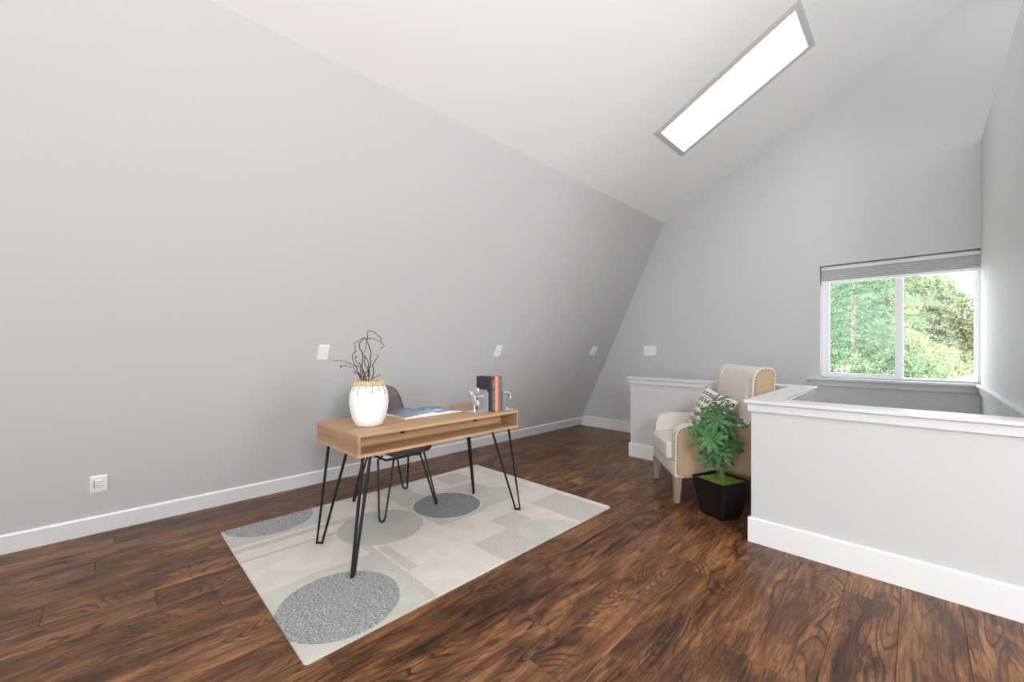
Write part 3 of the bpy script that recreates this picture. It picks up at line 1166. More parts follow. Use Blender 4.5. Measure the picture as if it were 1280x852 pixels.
for key, pl in twig_src.items():
    d0 = rng.uniform(-.03, .03)
    d1 = rng.uniform(-.08, .06)
    pts = []
    for i, (cx, cy) in enumerate(pl):
        f = i / (len(pl) - 1)
        dd = VD + d0 * (1 - f) + d1 * f if key != 8 else VD + .01
        pts.append(at_depth(400 + cx / 5.683, 400 + cy / 5.683, dd))
    if key not in (8,):
        base = Vector((VX, VY, DZ1 + .20)) + Vector((rng.uniform(-.02, .02), rng.uniform(-.02, .02), 0))
        if pl[0][1] >= 400 and key not in (9, 11, 12):
            pts.insert(0, base)
    # smooth and kink
    dense = []
    for i in range(len(pts) - 1):
        for q in range(3):
            p = pts[i].lerp(pts[i + 1], q / 3)
            if q:
                p = p + Vector((rng.uniform(-1, 1), rng.uniform(-1, 1), rng.uniform(-1, 1))) * .004
            dense.append(p)
    dense.append(pts[-1])
    n = len(dense)
    r0 = .0040 if key in (1, 2, 3, 4, 5, 10, 12) else .0029
    bm = B()
    add_tube(bm, dense, [r0 * (1 - .62 * i / (n - 1)) for i in range(n)], 6)
    for i in range(2, n - 1, 3):
        if rng.random() < .55:
            bmesh.ops.create_icosphere(bm, subdivisions=1, radius=.0040, matrix=Matrix.Translation(dense[i]))
    if key == 7:
        bmesh.ops.create_icosphere(bm, subdivisions=1, radius=.0070, matrix=Matrix.Translation(dense[-1]))
    tw = obj('twig', bm, M['twig'], vase, smooth=True)
    tw.matrix_parent_inverse = Matrix.Translation(Vector((-VX, -VY, -DZ1)))

# ---------------------------------------------------------------- open magazine
mg = thing('open_magazine', 'open glossy magazine with blue pictures lying on the desk', 'magazine', (1.535, 1.402, DZ1), math.radians(0))
MW, ML, MS = 0.325, 0.475, 0.265       # depth (towards -x), full spread, spine position


def page_sheet(y0, y1, zf, m, name, zl=0.0):
    bm = B()
    n = 14
    low, top = [], []
    for k in range(n + 1):
        y = y0 + (y1 - y0) * k / n
        low.append((bm.verts.new((0, y, zl)), bm.verts.new((-MW, y, zl))))
        top.append((bm.verts.new((0, y, zf(y))), bm.verts.new((-MW, y, zf(y)))))
    for k in range(n):
        bm.faces.new((low[k][0], low[k][1], low[k + 1][1], low[k + 1][0]))
        bm.faces.new((top[k][0], top[k + 1][0], top[k + 1][1], top[k][1]))
        bm.faces.new((low[k][0], low[k + 1][0], top[k + 1][0], top[k][0]))
        bm.faces.new((low[k][1], top[k][1], top[k + 1][1], low[k + 1][1]))
    bm.faces.new((low[0][0], top[0][0], top[0][1], low[0][1]))
    bm.faces.new((low[n][0], low[n][1], top[n][1], top[n][0]))
    return obj(name, bm, m, mg, smooth=True)


zl_ = lambda y: .0105 + .018 * math.sin(min(1, y / MS) * math.pi * .9) * (y / MS)
zr_ = lambda y: .004 + .019 * math.sin(max(0.0, (y - MS) / (ML - MS)) * math.pi * .75 + .35) * (1 - .75 * (y - MS) / (ML - MS))
page_sheet(0, MS, zl_, M['paper'], 'page_block')
page_sheet(MS, ML, zr_, M['paper'], 'page_block')
bm = B()
n = 24
pr_ = []
for k in range(n + 1):
    y = .004 + (ML - .008) * k / n
    z = (zl_(y) if y < MS else zr_(y)) + .0006
    pr_.append((bm.verts.new((-.004, y, z)), bm.verts.new((-MW + .004, y, z))))
for a, b in zip(pr_[:-1], pr_[1:]):
    bm.faces.new((a[0], b[0], b[1], a[1]))
pp = obj('printed_spread', bm, M['print'], mg, smooth='all')
s_ = pp.modifiers.new('thickness', 'SOLIDIFY')
s_.thickness = .0005


# ---------------------------------------------------------------- books between two faucet-shaped bookends
def book(label, y, t, h, d, cover, spine_print):
    b = thing('book', label, 'book', (1.700, y, DZ1), 0, 'hardback books standing between the bookends')
    ct = .003
    bm = B()
    # spine, slightly rounded
    sp = [(0.0, 0), (.004, t * .2), (.0055, t * .5), (.004, t * .8), (0, t), (-.004, t), (-.004, 0)]
    add_prism(bm, sp, 2, 0, h)
    s = obj('spine', bm, cover, b, smooth=True)
    for yy in (0, t - ct):
        bm = B()
        add_box(bm, (-d, yy, 0), (-.004, yy + ct, h))
        obj('cover', bm, cover, b)
    bm = B()
    add_box(bm, (-d + .005, ct, .003), (-.004, t - ct, h - .004))
    obj('page_block', bm, M['paper'], b)
    if spine_print:
        for z0, z1 in spine_print:
            bm = B()
            add_box(bm, (.0050, t * .28, z0 * h), (.0062, t * .78, z1 * h))
            obj('spine_print', bm, M['silver_print'], s)
    return b


book('charcoal hardback book with a speckled silver spine', 2.018, .040, .258, .165, M['book_dark'], [(.06, .30), (.33, .62), (.66, .93)])
book('salmon pink hardback book standing between two dark books', 2.059, .037, .262, .160, M['book_pink'], None)
book('slate grey hardback book next to the spout bookend', 2.097, .034, .262, .165, M['book_grey'], [(.86, .90)])


def bookend_base(t, y0, y1, plate_y, ph, depth=.115):
    bm = B()
    add_box(bm, (-depth, y0, 0), (0, y1, .003))
    bevel(bm, .001, 1)
    obj('base_plate', bm, M['chrome'], t)
    bm = B()
    poly = [(-depth, .003), (0, .003), (0, ph * .86), (-.022, ph), (-depth + .022, ph), (-depth, ph * .86)]
    add_prism(bm, poly, 1, plate_y, plate_y + .003)
    obj('upright_plate', bm, M['chrome'], t)


be = thing('valve_bookend', 'silver bookend with a lobed valve handle against the charcoal book', 'bookend', (1.675, 2.018, DZ1))
bookend_base(be, -.130, -.0005, -.0045, .160, .12)
hub = Vector((-.064, -.083, .110))
bm = B()
add_tube(bm, [(-.064, -.0045, .110), (-.064, -.040, .110), (-.064, -.086, .110)], [.011, .009, .008], 12)
obj('pipe', bm, M['chrome'], be, smooth=True)
bm = B()
bmesh.ops.create_uvsphere(bm, u_segments=14, v_segments=8, radius=.013, matrix=Matrix.Translation(hub) @ Matrix.Diagonal((1, .8, 1, 1)))
hb = obj('hub', bm, M['chrome'], be, smooth='all')
for a in (math.radians(157), math.radians(59), math.radians(-55)):
    d = Vector((math.cos(a), 0, math.sin(a)))
    bm = B()
    add_tube(bm, [hub, hub + d * .034], .0045, 8)
    bmesh.ops.create_uvsphere(bm, u_segments=14, v_segments=8, radius=.029, matrix=Matrix.Translation(hub + d * .053) @ Matrix.Rotation(-a, 4, 'Y') @ Matrix.Diagonal((1.05, .30, .78, 1)))
    obj('lobe', bm, M['chrome'], be, smooth='all')
bm = B()
add_tube(bm, [(-.064, -.083, .003), (-.064, -.083, .020), (-.064, -.083, .060), (-.064, -.083, .100)], [.012, .006, .005, .006], 10)
obj('post', bm, M['chrome'], be, smooth=True)

be = thing('spout_bookend', 'silver bookend with a bent tap spout beside the slate book', 'bookend', (1.735, 2.132, DZ1))
bookend_base(be, .0005, .105, .0005, .150, .09)
bm = B()
sp = [(-.035, .0035, .132), (-.035, .050, .132)]
for q in range(0, 6):
    a = math.pi / 2 * q / 5
    sp.append((-.035, .050 + .034 * math.sin(a), .098 + .034 * math.cos(a)))
sp.append((-.035, .084, .084))
add_tube(bm, sp, [.012] * 2 + [.0115] * 6 + [.012], 12)
obj('spout', bm, M['chrome'], be, smooth=True)
bm = B()
add_tube(bm, [(-.035, .0035, .132), (-.035, .012, .132)], .020, 14)
obj('collar', bm, M['chrome'], be, smooth=True)
bm = B()
add_lathe(bm, [(0, .022), (.005, .018), (.009, .009), (.008, .005), (.011, .003), (0, .003)], 14, (-.035, .050, 0))
obj('water_drop', bm, M['chrome'], be, smooth=True)

# ---------------------------------------------------------------- wing armchair
TH_A = math.atan2(-.77, .64)
ac_c = Vector((2.598, 3.735, 0))
ac = thing('wing_armchair', 'cream linen wing armchair with tan sides and brass nailheads', 'armchair', ac_c, TH_A)
HWD = 0.345
for sx in (-1, 1):
    for y, ty, bk in ((-.330, -.325, 0), (.285, .270, .03)):
        bm = B()
        x = sx * .310
        a, b = .021, .030
        add_hexa(bm, [(x - a, y + bk - a, 0), (x + a, y + bk - a, 0), (x + a, y + bk + a, 0), (x - a, y + bk + a, 0)],
                 [(x - b, ty - b, .205), (x + b, ty - b, .205), (x + b, ty + b, .205), (x - b, ty + b, .205)])
        bevel(bm, .002, 1)
        obj('leg', bm, M['leg_oak'], ac)
bm = B()
add_box(bm, (-HWD + .004, -.352, .205), (HWD - .004, .335, .325))
bevel(bm, .012, 3)
obj('seat_rail', bm, M['linen'], ac, smooth=True)
# seat cushion (T shape kept simple: full width in front, rounded)
bm = B()
add_box(bm, (-.250, -.392, .325), (.250, .19, .475))
bevel(bm, .030, 5)
cu = obj('seat_cushion', bm, M['linen'], ac, smooth='all')
bm = B()
cr = [(-.250, .16), (-.250, -.360), (-.235, -.383), (.235, -.383), (.250, -.360), (.250, .16)]
for z in (.352, .448):
    add_tube(bm, [(x * 1.006, y - .002, z) for x, y in cr], .005, 6)
obj('piping', bm, M['linen'], cu, smooth=True)


def rounded(poly, r, n=4):
    out = []
    m_ = len(poly)
    for i in range(m_):
        p0, p1, p2 = (Vector(poly[i - 1]), Vector(poly[i]), Vector(poly[(i + 1) % m_]))
        a, b = (p0 - p1), (p2 - p1)
        d = min(r, a.length * .45, b.length * .45)
        s, e = p1 + a.normalized() * d, p1 + b.normalized() * d
        for k in range(n + 1):
            t = k / n
            out.append(tuple((1 - t) ** 2 * s + 2 * t * (1 - t) * p1 + t * t * e))
    return out


# side outline (y, z): arm in front, wing behind
arm_poly = rounded([(-.345, .215), (-.352, .50), (-.335, .600), (-.225, .640), (.02, .628), (.155, .635), (.30, .635), (.34, .215)], .07, 5)
wing_poly = rounded([(.205, .56), (.232, .72), (.240, .95), (.252, 1.045), (.300, 1.096), (.395, 1.098), (.422, 1.055), (.35, .215), (.24, .215)], .05, 4)
side_poly = rounded([(-.342, .212), (-.350, .50), (-.332, .602), (-.222, .640), (.08, .632), (.212, .645), (.240, .75), (.247, .95), (.260, 1.042), (.304, 1.094), (.392, 1.096), (.420, 1.055), (.352, .212)], .045, 5)
for sx in (-1, 1):
    bm = B()
    add_prism(bm, arm_poly, 0, sx * .250, sx * .341)
    ed = [e for e in bm.edges if len(e.link_faces) == 2 and e.calc_face_angle(0) > 1.2]
    bmesh.ops.bevel(bm, geom=ed, offset=.022, segments=3, affect='EDGES', clamp_overlap=True)
    obj('arm', bm, M['linen'], ac, smooth=True)
    bm = B()
    add_prism(bm, wing_poly, 0, sx * .268, sx * .3415)
    ed = [e for e in bm.edges if len(e.link_faces) == 2 and e.calc_face_angle(0) > 1.2]
    bmesh.ops.bevel(bm, geom=ed, offset=.024, segments=3, affect='EDGES', clamp_overlap=True)
    obj('wing', bm, M['linen'], ac, smooth=True)
    bm = B()
    ins = [((y - .0) * 1.0, z) for y, z in side_poly]
    c0 = Vector((.05, .55))
    pts = []
    npl = len(side_poly)
    for i in range(npl):
        a, b = Vector(side_poly[i - 1]), Vector(side_poly[(i + 1) % npl])
        t = (b - a)
        if t.length < 1e-6:
            t = Vector((1, 0))
        nrm = Vector((t.y, -t.x)).normalized()
        q = Vector(side_poly[i]) + nrm * .013 * (1 if True else 1)
        pts.append(q)
    # inset must shrink the outline: flip when it grew
    def area(p):
        return abs(sum(p[i - 1][0] * p[i][1] - p[i][0] * p[i - 1][1] for i in range(len(p)))) / 2
    if area(pts) > area(side_poly):
        pts = []
        for i in range(npl):
            a, b = Vector(side_poly[i - 1]), Vector(side_poly[(i + 1) % npl])
            t = (b - a)
            nrm = Vector((-t.y, t.x)).normalized()
            pts.append(Vector(side_poly[i]) + nrm * .013)
    add_prism(bm, [tuple(p) for p in pts], 0, sx * .338, sx * .3475)
    sp_ = obj('side_panel', bm, M['burlap'], ac, smooth=True)
    # nailheads run along the front edge of arm and wing
    path = [Vector(p) for p in pts]
    # open path: skip bottom edge
    cum = 0.0
    bm = B()
    nxt = .01
    seq = path[2:-3]
    for a, b in zip(seq[:-1], seq[1:]):
        l = (b - a).length
        while nxt <= cum + l:
            p = a.lerp(b, (nxt - cum) / l)
            if not (p.y < .9 and p.x > .3):
                bmesh.ops.create_icosphere(bm, subdivisions=1, radius=.0062, matrix=Matrix.Translation((sx * .3478, p.x, p.y)) @ Matrix.Diagonal((.6, 1, 1, 1)))
            nxt += .026
        cum += l
    nt_ = obj('nailhead_trim', bm, M['nail'], sp_, smooth='all')
    nt_['kind'] = 'stuff'
# back cushion: rounded slab, reclined, between the wings
bm = B()
add_prism(bm, rounded([(.150, .33), (.195, .62), (.235, .95), (.290, 1.090), (.385, 1.096), (.412, 1.055), (.345, .33)], .05, 4), 0, -.272, .272)
for v in bm.verts:
    pass
obj('back', bm, M['linen'], ac, smooth=True)
bm = B()
add_prism(bm, [(.340, .212), (.351, .212), (.420, 1.05), (.410, 1.085), (.400, 1.05)], 0, -.335, .335)
obj('back_panel', bm, M['burlap'], ac)

# cushion leaning in the armchair
pl = thing('throw_pillow', 'cream throw pillow with black dash print on the armchair', 'pillow')
bm = B()
n = 16
S = .20
grid = {}
for s in (1, -1):
    for i in range(n + 1):
        for j in range(n + 1):
            u, v = -1 + 2 * i / n, -1 + 2 * j / n
            k = (1 - abs(u) ** 2.6) * (1 - abs(v) ** 2.6)
            pinch = 1 - .07 * (1 - abs(u) ** 2) * abs(v) ** 3 - .0 * abs(u)
            pinch2 = 1 - .07 * (1 - abs(v) ** 2) * abs(u) ** 3
            edge = i in (0, n) or j in (0, n)
            if edge and s < 0:
                grid[(s, i, j)] = grid[(1, i, j)]
            else:
                grid[(s, i, j)] = bm.verts.new((u * S * pinch2, -s * .062 * max(k, 0) ** .55, v * S * pinch))
for s in (1, -1):
    for i in range(n):
        for j in range(n):
            q = [grid[(s, i, j)], grid[(s, i + 1, j)], grid[(s, i + 1, j + 1)], grid[(s, i, j + 1)]]
            bm.faces.new(q if s > 0 else q[::-1])
po = obj('pillow_cover', bm, M['pillow'], pl, smooth='all')
pl.matrix_world = (Matrix.Translation(ac_c) @ Matrix.Rotation(TH_A, 4, 'Z') @ Matrix.Translation((.03, .045, .680))
                   @ Matrix.Rotation(math.radians(24), 4, 'Z') @ Matrix.Rotation(math.radians(-22), 4, 'X') @ Matrix.Rotation(math.radians(14), 4, 'Y'))

# ---------------------------------------------------------------- potted umbrella plant
pot_c = Vector((2.885, 3.262, 0))
pt = thing('potted_plant', 'leafy green umbrella plant in a black tapered square planter', 'plant', pot_c, math.radians(-20.9))
HP = .282
bm = B()
rings = []
for z, h in ((0, .088), (.012, .094), (.045, .107), (.26, .1435), (HP, .147), (HP, .137), (.262, .134), (.245, .125)):
    c = h * .10
    pts = [(-h + c, -h), (h - c, -h), (h, -h + c), (h, h - c), (h - c, h), (-h + c, h), (-h, h - c), (-h, -h + c)]
    rings.append([bm.verts.new((x, y, z)) for x, y in pts])
bm.faces.new(rings[0][::-1])
bm.faces.new(rings[-1])
for a, b in zip(rings[:-1], rings[1:]):
    for k in range(8):
        j = (k + 1) % 8
        bm.faces.new((a[k], a[j], b[j], b[k]))
obj('planter', bm, M['pot'], pt)
bm = B()
n = 26
rng = random.Random(5)
g_ = [[bm.verts.new((-.132 + .264 * i / n, -.132 + .264 * j / n, .262 + .016 * (1 - max(abs(i / n - .5), abs(j / n - .5)) * 1.8) + rng.uniform(-.005, .005))) for j in range(n + 1)] for i in range(n + 1)]
for i in range(n):
    for j in range(n):
        bm.faces.new((g_[i][j], g_[i + 1][j], g_[i + 1][j + 1], g_[i][j + 1]))
mo = obj('moss', bm, M['moss'], pt, smooth='all')
mo['kind'] = 'stuff'


def leaflet_mesh(l, w, droop):
    """one pointed-oval leaflet along +x, folded a little along its midrib"""
    bm = B()
    n = 7
    rows = []
    for i in range(n + 1):
        t = i / n
        hw = w * (math.sin(math.pi * min(1, t * .93 + .05)) ** .75) * (0.55 + .6 * t) if 0 < i < n else w * .06
        z = -droop * l * t * t
        x = l * t
        rows.append([bm.verts.new((x, -hw, z + hw * .22)), bm.verts.new((x, -hw * .5, z + hw * .05)), bm.verts.new((x, 0, z - hw * .06)), bm.verts.new((x, hw * .5, z + hw * .05)), bm.verts.new((x, hw, z + hw * .22))])
    for a, b in zip(rows[:-1], rows[1:]):
        for k in range(4):
            bm.faces.new((a[k], a[k + 1], b[k + 1], b[k]))
    return to_mesh('leaf', bm, M['leaf'], smooth='all')


leaf_meshes = [leaflet_mesh(.105, .0185, d) for d in (.12, .28, .42)] + [leaflet_mesh(.085, .0165, d) for d in (.15, .35)]
pdep = depth_of(pot_c)
inv = Matrix.Translation(pot_c) @ Matrix.Rotation(math.radians(-20.9), 4, 'Z')
inv = inv.inverted()
# whorl centres as directions from the camera at the planter's distance (+ offset in depth), facing, leaflet scale, count
CR = lambda x, y: (850 + x / 7.09, 480 + y / 7.09)
whorls = [((315, 150), .00, 82, 1.25, 7), ((330, 215), -.03, 70, 1.0, 8), ((320, 325), -.07, 35, 1.05, 9), ((285, 485), -.10, 25, 1.20, 10), ((440, 495), -.02, 30, 1.0, 9),
          ((505, 325), .00, 50, .92, 7), ((375, 610), -.06, 30, 1.0, 8), ((262, 640), .00, 25, .95, 8), ((215, 265), .05, 60, .95, 7),
          ((170, 400), .03, 40, 1.0, 8), ((425, 300), .05, 60, 1.0, 8), ((360, 420), .06, 40, 1.1, 8), ((395, 655), .03, 30, .9, 7),
          ((300, 590), -.04, 25, .95, 8), ((480, 545), .05, 35, .9, 7), ((345, 250), .03, 65, 1.0, 8), ((195, 500), -.02, 25, .95, 7), ((330, 690), -.03, 35, .8, 7),
          ((250, 350), .07, 45, 1.0, 7), ((430, 400), -.05, 35, .85, 7)]
rng = random.Random(21)
stem_base = Vector((0.004, 0.006, .262))
toCam = (Vector((CAM_X, 0, 0)) - pot_c)
toCam.z = 0
toCam.normalize()
for ((cx, cy), dd, elev, sc, cnt) in whorls:
    px, py = CR(cx, cy)
    P = at_depth(px, py, pdep + dd)
    lp = inv @ P
    # petiole from a stem point lower down
    horiz = Vector((lp.x, lp.y, 0))
    s0 = Vector((stem_base.x + horiz.x * .12, stem_base.y + horiz.y * .12, max(.27, lp.z - .16 - .3 * horiz.length)))
    b0 = stem_base + Vector((rng.uniform(-.022, .022), rng.uniform(-.022, .022), 0))
    bm = B()
    add_tube(bm, [b0, b0.lerp(s0, .6), s0, s0.lerp(lp, .5) + Vector((0, 0, .012)), lp], [.0055, .005, .0045, .003, .0025], 6)
    st = obj('stem', bm, M['plant_stem'], pt, smooth=True)
    # whorl axis: outwards from the plant, tilted up by elev, biased to the light in front
    out = (P - Vector((pot_c.x, pot_c.y, P.z)))
    out = out.normalized() * .6 + toCam * .8 + RIGHT * rng.uniform(-.15, .15)
    out.z = 0
    out.normalize()
    e = math.radians(elev)
    ax = out * math.cos(e) + Vector((0, 0, 1)) * math.sin(e)
    ax = (inv.to_3x3() @ ax).normalized()
    u = ax.orthogonal().normalized()
    w = ax.cross(u)
    a0 = rng.uniform(0, 6.28)
    for k in range(cnt):
        a = a0 + 2 * math.pi * k / cnt + rng.uniform(-.12, .12)
        d = (u * math.cos(a) + w * math.sin(a)) * 1.0 + ax * (rng.uniform(.35, .8) if elev > 80 else rng.uniform(.12, .38))
        d.normalize()
        side = ax.cross(d).normalized()
        up = d.cross(side)
        m = Matrix((d, side, up)).transposed().to_4x4() @ Matrix.Rotation(rng.uniform(-.35, .35), 4, 'X')
        m.translation = lp + d * .006
        s = sc * rng.uniform(.82, 1.08)
        lf = obj('leaf', rng.choice(leaf_meshes), None, pt)
        lf.matrix_local = m @ Matrix.Diagonal((s, s * rng.uniform(.9, 1.15), s, 1))

# ---------------------------------------------------------------- outside: bank, trees and shrubs seen through the window
bm = B()
prof = [(6.4, -3.0), (9.0, -2.6), (15.0, -.05), (22, .18), (60, .6), (120, 1.0)]
for (ya_, za_), (yb_, zb_) in zip(prof[:-1], prof[1:]):
    add_hexa(bm, [(-60, ya_, za_ - .4), (70, ya_, za_ - .4), (70, yb_, zb_ - .4), (-60, yb_, zb_ - .4)],
             [(-60, ya_, za_), (70, ya_, za_), (70, yb_, zb_), (-60, yb_, zb_)])
gr = struct('ground', bm, M['ground'])


def ground_z(y):
    for (ya_, za_), (yb_, zb_) in zip(prof[:-1], prof[1:]):
        if ya_ <= y <= yb_:
            return za_ + (zb_ - za_) * (y - ya_) / (yb_ - ya_)
    return -3.0


def leaf_cloud(rs, centers, normals_up=0.3, size=(.03, .06), aspect=.5, dirs=None):
    n = len(centers)
    d = rs.normal(size=(n, 3)) if dirs is None else dirs + rs.normal(size=(n, 3)) * .75
    d /= np.linalg.norm(d, axis=1, keepdims=True)
    r = rs.normal(size=(n, 3))
    r[:, 2] += normals_up
    s = np.cross(d, r)
    s /= np.linalg.norm(s, axis=1, keepdims=True) + 1e-9
    L_ = rs.uniform(size[0], size[1], (n, 1))
    a = centers - d * L_ * .5
    b = centers + d * L_ * .5
    w = s * L_ * aspect * .5
    mid = centers
    v = np.stack([a, mid + w, b, mid - w], 1).reshape(-1, 3)
    return v


def quads_mesh(name, v, m):
    n = len(v) // 4
    me = bpy.data.meshes.new(name)
    me.vertices.add(n * 4)
    me.vertices.foreach_set('co', v.astype(np.float32).ravel())
    me.loops.add(n * 4)
    me.loops.foreach_set('vertex_index', np.arange(n * 4, dtype=np.int32))
    me.polygons.add(n)
    me.polygons.foreach_set('loop_start', np.arange(0, n * 4, 4, dtype=np.int32))
    me.polygons.foreach_set('loop_total', np.full(n, 4, dtype=np.int32))
    me.update()
    me.validate()
    me.materials.append(m)
    return me


def conifer(label, x, y, h, spread, m, bark, seed, z_low=.15, nb=150, per=170, trunk_r=.09):
    rs = np.random.RandomState(seed)
    z0 = ground_z(y)
    t = thing('conifer', label, 'tree', (x, y, z0), 0, 'trees outside the window')
    bm = B()
    add_tube(bm, [(0, 0, -.2), (.02, 0, h * .35), (-.01, .02, h * .7), (0, 0, h)], [trunk_r, trunk_r * .8, trunk_r * .45, .01], 9)
    obj('trunk', bm, bark, t, smooth=True)
    bmb = B()
    cs, ds = [], []
    for k in range(nb):
        f = z_low + (1 - z_low) * (k + rs.rand()) / nb
        z = h * f
        L_ = spread * (1 - f) ** .75 * rs.uniform(.65, 1.1) + .12
        a = k * 2.399 + rs.uniform(-.4, .4)
        d = np.array([math.cos(a), math.sin(a), 0])
        ts = np.linspace(0, 1, 5)
        pts = [np.array([0, 0, z]) + d * L_ * q + np.array([0, 0, -.28 * L_ * q * q + .05 * q]) for q in ts]
        add_tube(bmb, [tuple(p) for p in pts], [.010, .008, .006, .004, .002], 4, caps=False)
        q = rs.uniform(.12, 1, per) ** .8
        lat = rs.normal(size=per) * .16 * L_ ** .5 * (1.1 - .6 * q)
        sd_ = np.array([-d[1], d[0], 0])
        c = np.array([0, 0, z]) + d * (L_ * q)[:, None] + sd_ * lat[:, None]
        c[:, 2] += -.28 * L_ * q * q + .05 * q - np.abs(lat) * .35 + rs.normal(size=per) * .045
        cs.append(c)
        ds.append(d * .8 + sd_ * np.sign(lat)[:, None] * .7 + np.array([0, 0, -.25]))
    obj('branches', bmb, M['bark_dark'], t)
    v = leaf_cloud(rs, np.concatenate(cs), .5, (.05, .11), .42, np.concatenate(ds))
    o = obj('foliage', quads_mesh('foliage', v, m), None, t)
    o['kind'] = 'stuff'
    return t


def broadleaf(name, label, cat, x, y, zc_, blobs, m, bark, seed, dens=5200, size=(.04, .09), group='trees outside the window', trunk_r=.10):
    """blobs: list of (dx, dy, dz, r) clumps around (x, y, zc_)"""
    rs = np.random.RandomState(seed)
    z0 = ground_z(y)
    t = thing(name, label, cat, (x, y, z0), 0, group)
    bm = B()
    zt = zc_ - z0
    top = max(.25, zt * .75)
    add_tube(bm, [(0, 0, -.2), (.03, 0, top * .5), (0, 0, top)], [trunk_r, trunk_r * .75, trunk_r * .5], 8)
    tr = obj('trunk', bm, bark, t, smooth=True)
    bm = B()
    cs = []
    for dx, dy, dz, r in blobs:
        add_tube(bm, [(0, 0, top * .7), (dx * .5, dy * .5, (top * .7 + zt + dz) / 2 + .05), (dx, dy, zt + dz)], [trunk_r * .45, trunk_r * .3, .012], 5)
        n = int(dens * r * r)
        # leaves gather in small sprays inside the clump's shell
        ns = max(12, int(n / 26))
        p = rs.normal(size=(ns, 3))
        p /= np.linalg.norm(p, axis=1, keepdims=True)
        rr = r * rs.uniform(.35, 1.05, (ns, 1)) ** .6
        sp = p * rr
        c = np.repeat(sp, 26, 0) + rs.normal(size=(ns * 26, 3)) * .075
        c += np.array([dx, dy, zt + dz])
        cs.append(c)
    obj('branches', bm, bark, t)
    v = leaf_cloud(rs, np.concatenate(cs), .8, size, .62)
    o = obj('foliage', quads_mesh('foliage', v, m), None, t)
    o['kind'] = 'stuff'
    return t


def px_at(px, y):
    return at_y(px, 435, y).x


def z_at(px, py, y):
    return at_y(px, py, y).z


# the pale-trunked conifer, darker firs behind it
conifer('tall conifer with a pale bare trunk behind the left pane', px_at(1066, 13.5), 13.5, 8.5, 1.5, M['needles'], M['bark'], 3, nb=150, per=190, trunk_r=.055)
conifer('dense fir filling the far edge of the left pane', px_at(1108, 17.6), 17.6, 9.5, 1.9, M['needles2'], M['bark_dark'], 4, nb=170, per=190)
conifer('dark fir standing farthest back behind the pale trunk', px_at(1040, 22.0), 22.0, 11.0, 2.5, M['needles'], M['bark_dark'], 5, nb=170, per=190)
conifer('dense fir just behind the pale-trunked conifer', px_at(1085, 27.0), 27.0, 12.0, 2.8, M['needles2'], M['bark_dark'], 6, nb=170, per=170)
Y1 = 21.0
sc1 = 1.0 / (F_PX / (Y1 / ray(1170, 435).y))       # metres per pixel there
bl = []
for (px, py, r) in ((1168, 372, 24), (1192, 388, 20), (1174, 354, 15), (1150, 385, 20), (1205, 412, 18), (1160, 415, 22), (1188, 430, 20), (1148, 362, 14), (1212, 395, 12), (1140, 420, 16)):
    bl.append(((px - 1175) * sc1, random.uniform(-.5, .5), (400 - py) * sc1, r * sc1))
broadleaf('broadleaf_tree', 'round spreading broadleaf tree against the sky in the right pane', 'tree', px_at(1175, Y1), Y1, z_at(1175, 400, Y1), bl, M['oak_leaves'], M['bark_dark'], 8, dens=8000, size=(.05, .11))
Y2 = 14.0
bl = [((px - 1140) * .021, random.uniform(-.3, .3), (430 - py) * .021, r * .021) for px, py, r in ((1132, 440, 16), (1150, 450, 16), (1140, 425, 12), (1128, 410, 11), (1165, 455, 12), (1136, 385, 9), (1140, 465, 14), (1118, 455, 14))]
broadleaf('broadleaf_sapling', 'pale lime young tree beside the window mullion', 'tree', px_at(1140, Y2), Y2, z_at(1140, 430, Y2), bl, M['lime_leaves'], M['bark'], 9, dens=7000, trunk_r=.05)
Y3 = 15.0
bl = [((px - 1190) * .023, random.uniform(-.3, .3), (452 - py) * .023, r * .023) for px, py, r in ((1175, 452, 12), (1190, 456, 12), (1204, 458, 10), (1183, 444, 9))]
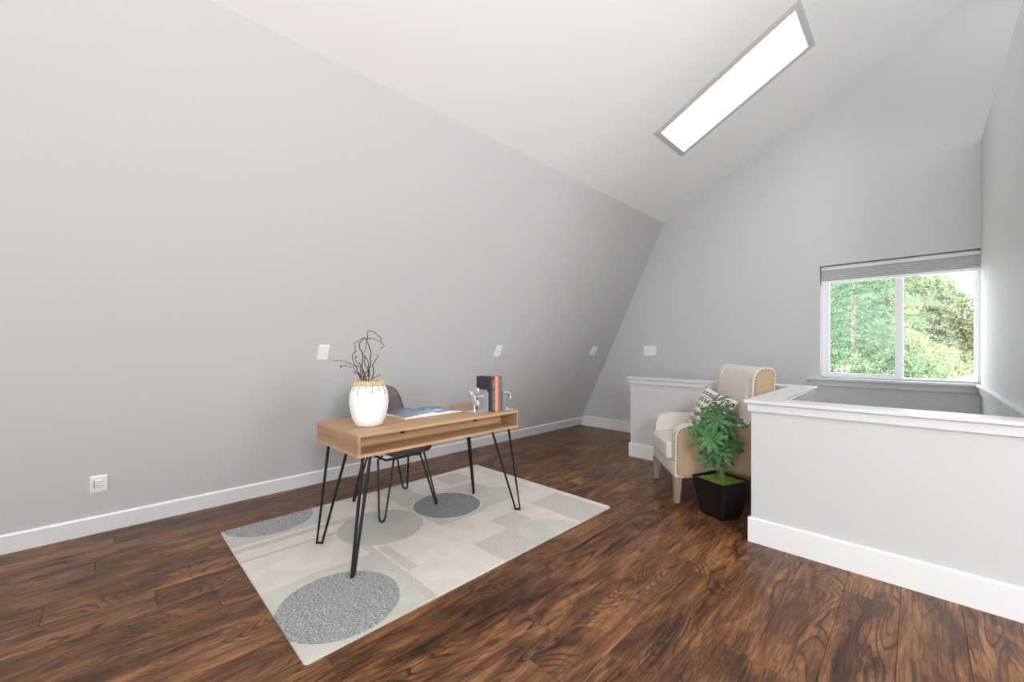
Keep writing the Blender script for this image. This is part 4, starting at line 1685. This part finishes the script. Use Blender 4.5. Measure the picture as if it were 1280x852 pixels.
broadleaf('garden_shrub', 'low yellow-green shrub under the spreading tree', 'shrub', px_at(1190, Y3), Y3, z_at(1190, 452, Y3), bl, M['lime_leaves'], M['bark'], 10, dens=7000, group='shrubs outside the window', trunk_r=.03)
Y4 = 24.0
bl = [((px - 1215) * .035, random.uniform(-.3, .3), (440 - py) * .035, r * .035) for px, py, r in ((1214, 436, 9), (1222, 444, 10), (1210, 450, 8), (1230, 440, 10))]
broadleaf('distant_tree', 'dark blue-green distant tree next to the yellow-green shrub', 'tree', px_at(1215, Y4), Y4, z_at(1215, 440, Y4), bl, M['blue_leaves'], M['bark_dark'], 12, dens=3000, trunk_r=.07)
bl = [(dx, random.uniform(-.4, .4), dz, .5) for dx in (-2.2, -1.5, -.8, -.1, .6, 1.2) for dz in (-.3, .35)]
broadleaf('garden_hedge', 'green bushy hedge at the foot of the conifers', 'hedge', px_at(1085, 13.0) - .2, 12.6, .35, bl, M['needles2'], M['bark_dark'], 14, dens=5200, group='shrubs outside the window', trunk_r=.04)

# wooded slope farther back, closing the view under the sky
for k, (px, Yt, top, spread, mm) in enumerate(((1030, 33.0, 320, 34, 'needles'), (1066, 38.0, 315, 34, 'needles2'), (1100, 34.0, 325, 34, 'needles'), (1136, 38.5, 338, 30, 'oak_leaves'), (1166, 34.0, 352, 30, 'oak_leaves'), (1190, 40.0, 408, 22, 'needles2'))):
    mpp = (Yt / ray(px, 435).y) / F_PX
    rg = random.Random(40 + k)
    bl = []
    py = top + spread * .6
    while py < 475:
        for dx in (-.55, .0, .55):
            bl.append(((dx + rg.uniform(-.15, .15)) * spread * mpp, rg.uniform(-.8, .8), (420 - py + rg.uniform(-6, 6)) * mpp, spread * .50 * mpp))
        py += spread * .55
    broadleaf('woodland_tree', ('deep green woodland tree behind the far fir and pale trunk', 'light green woodland tree behind the pale-trunked conifer', 'deep green woodland tree just beyond the dense fir', 'olive woodland tree behind the window mullion', 'olive woodland tree behind the round spreading tree', 'light green woodland tree beside the distant blue-green tree')[k], 'tree', px_at(px, Yt), Yt, z_at(px, 420, Yt), bl, M[mm], M['bark_dark'], 60 + k, dens=2200, size=(.11, .23), group='woodland trees behind the garden')
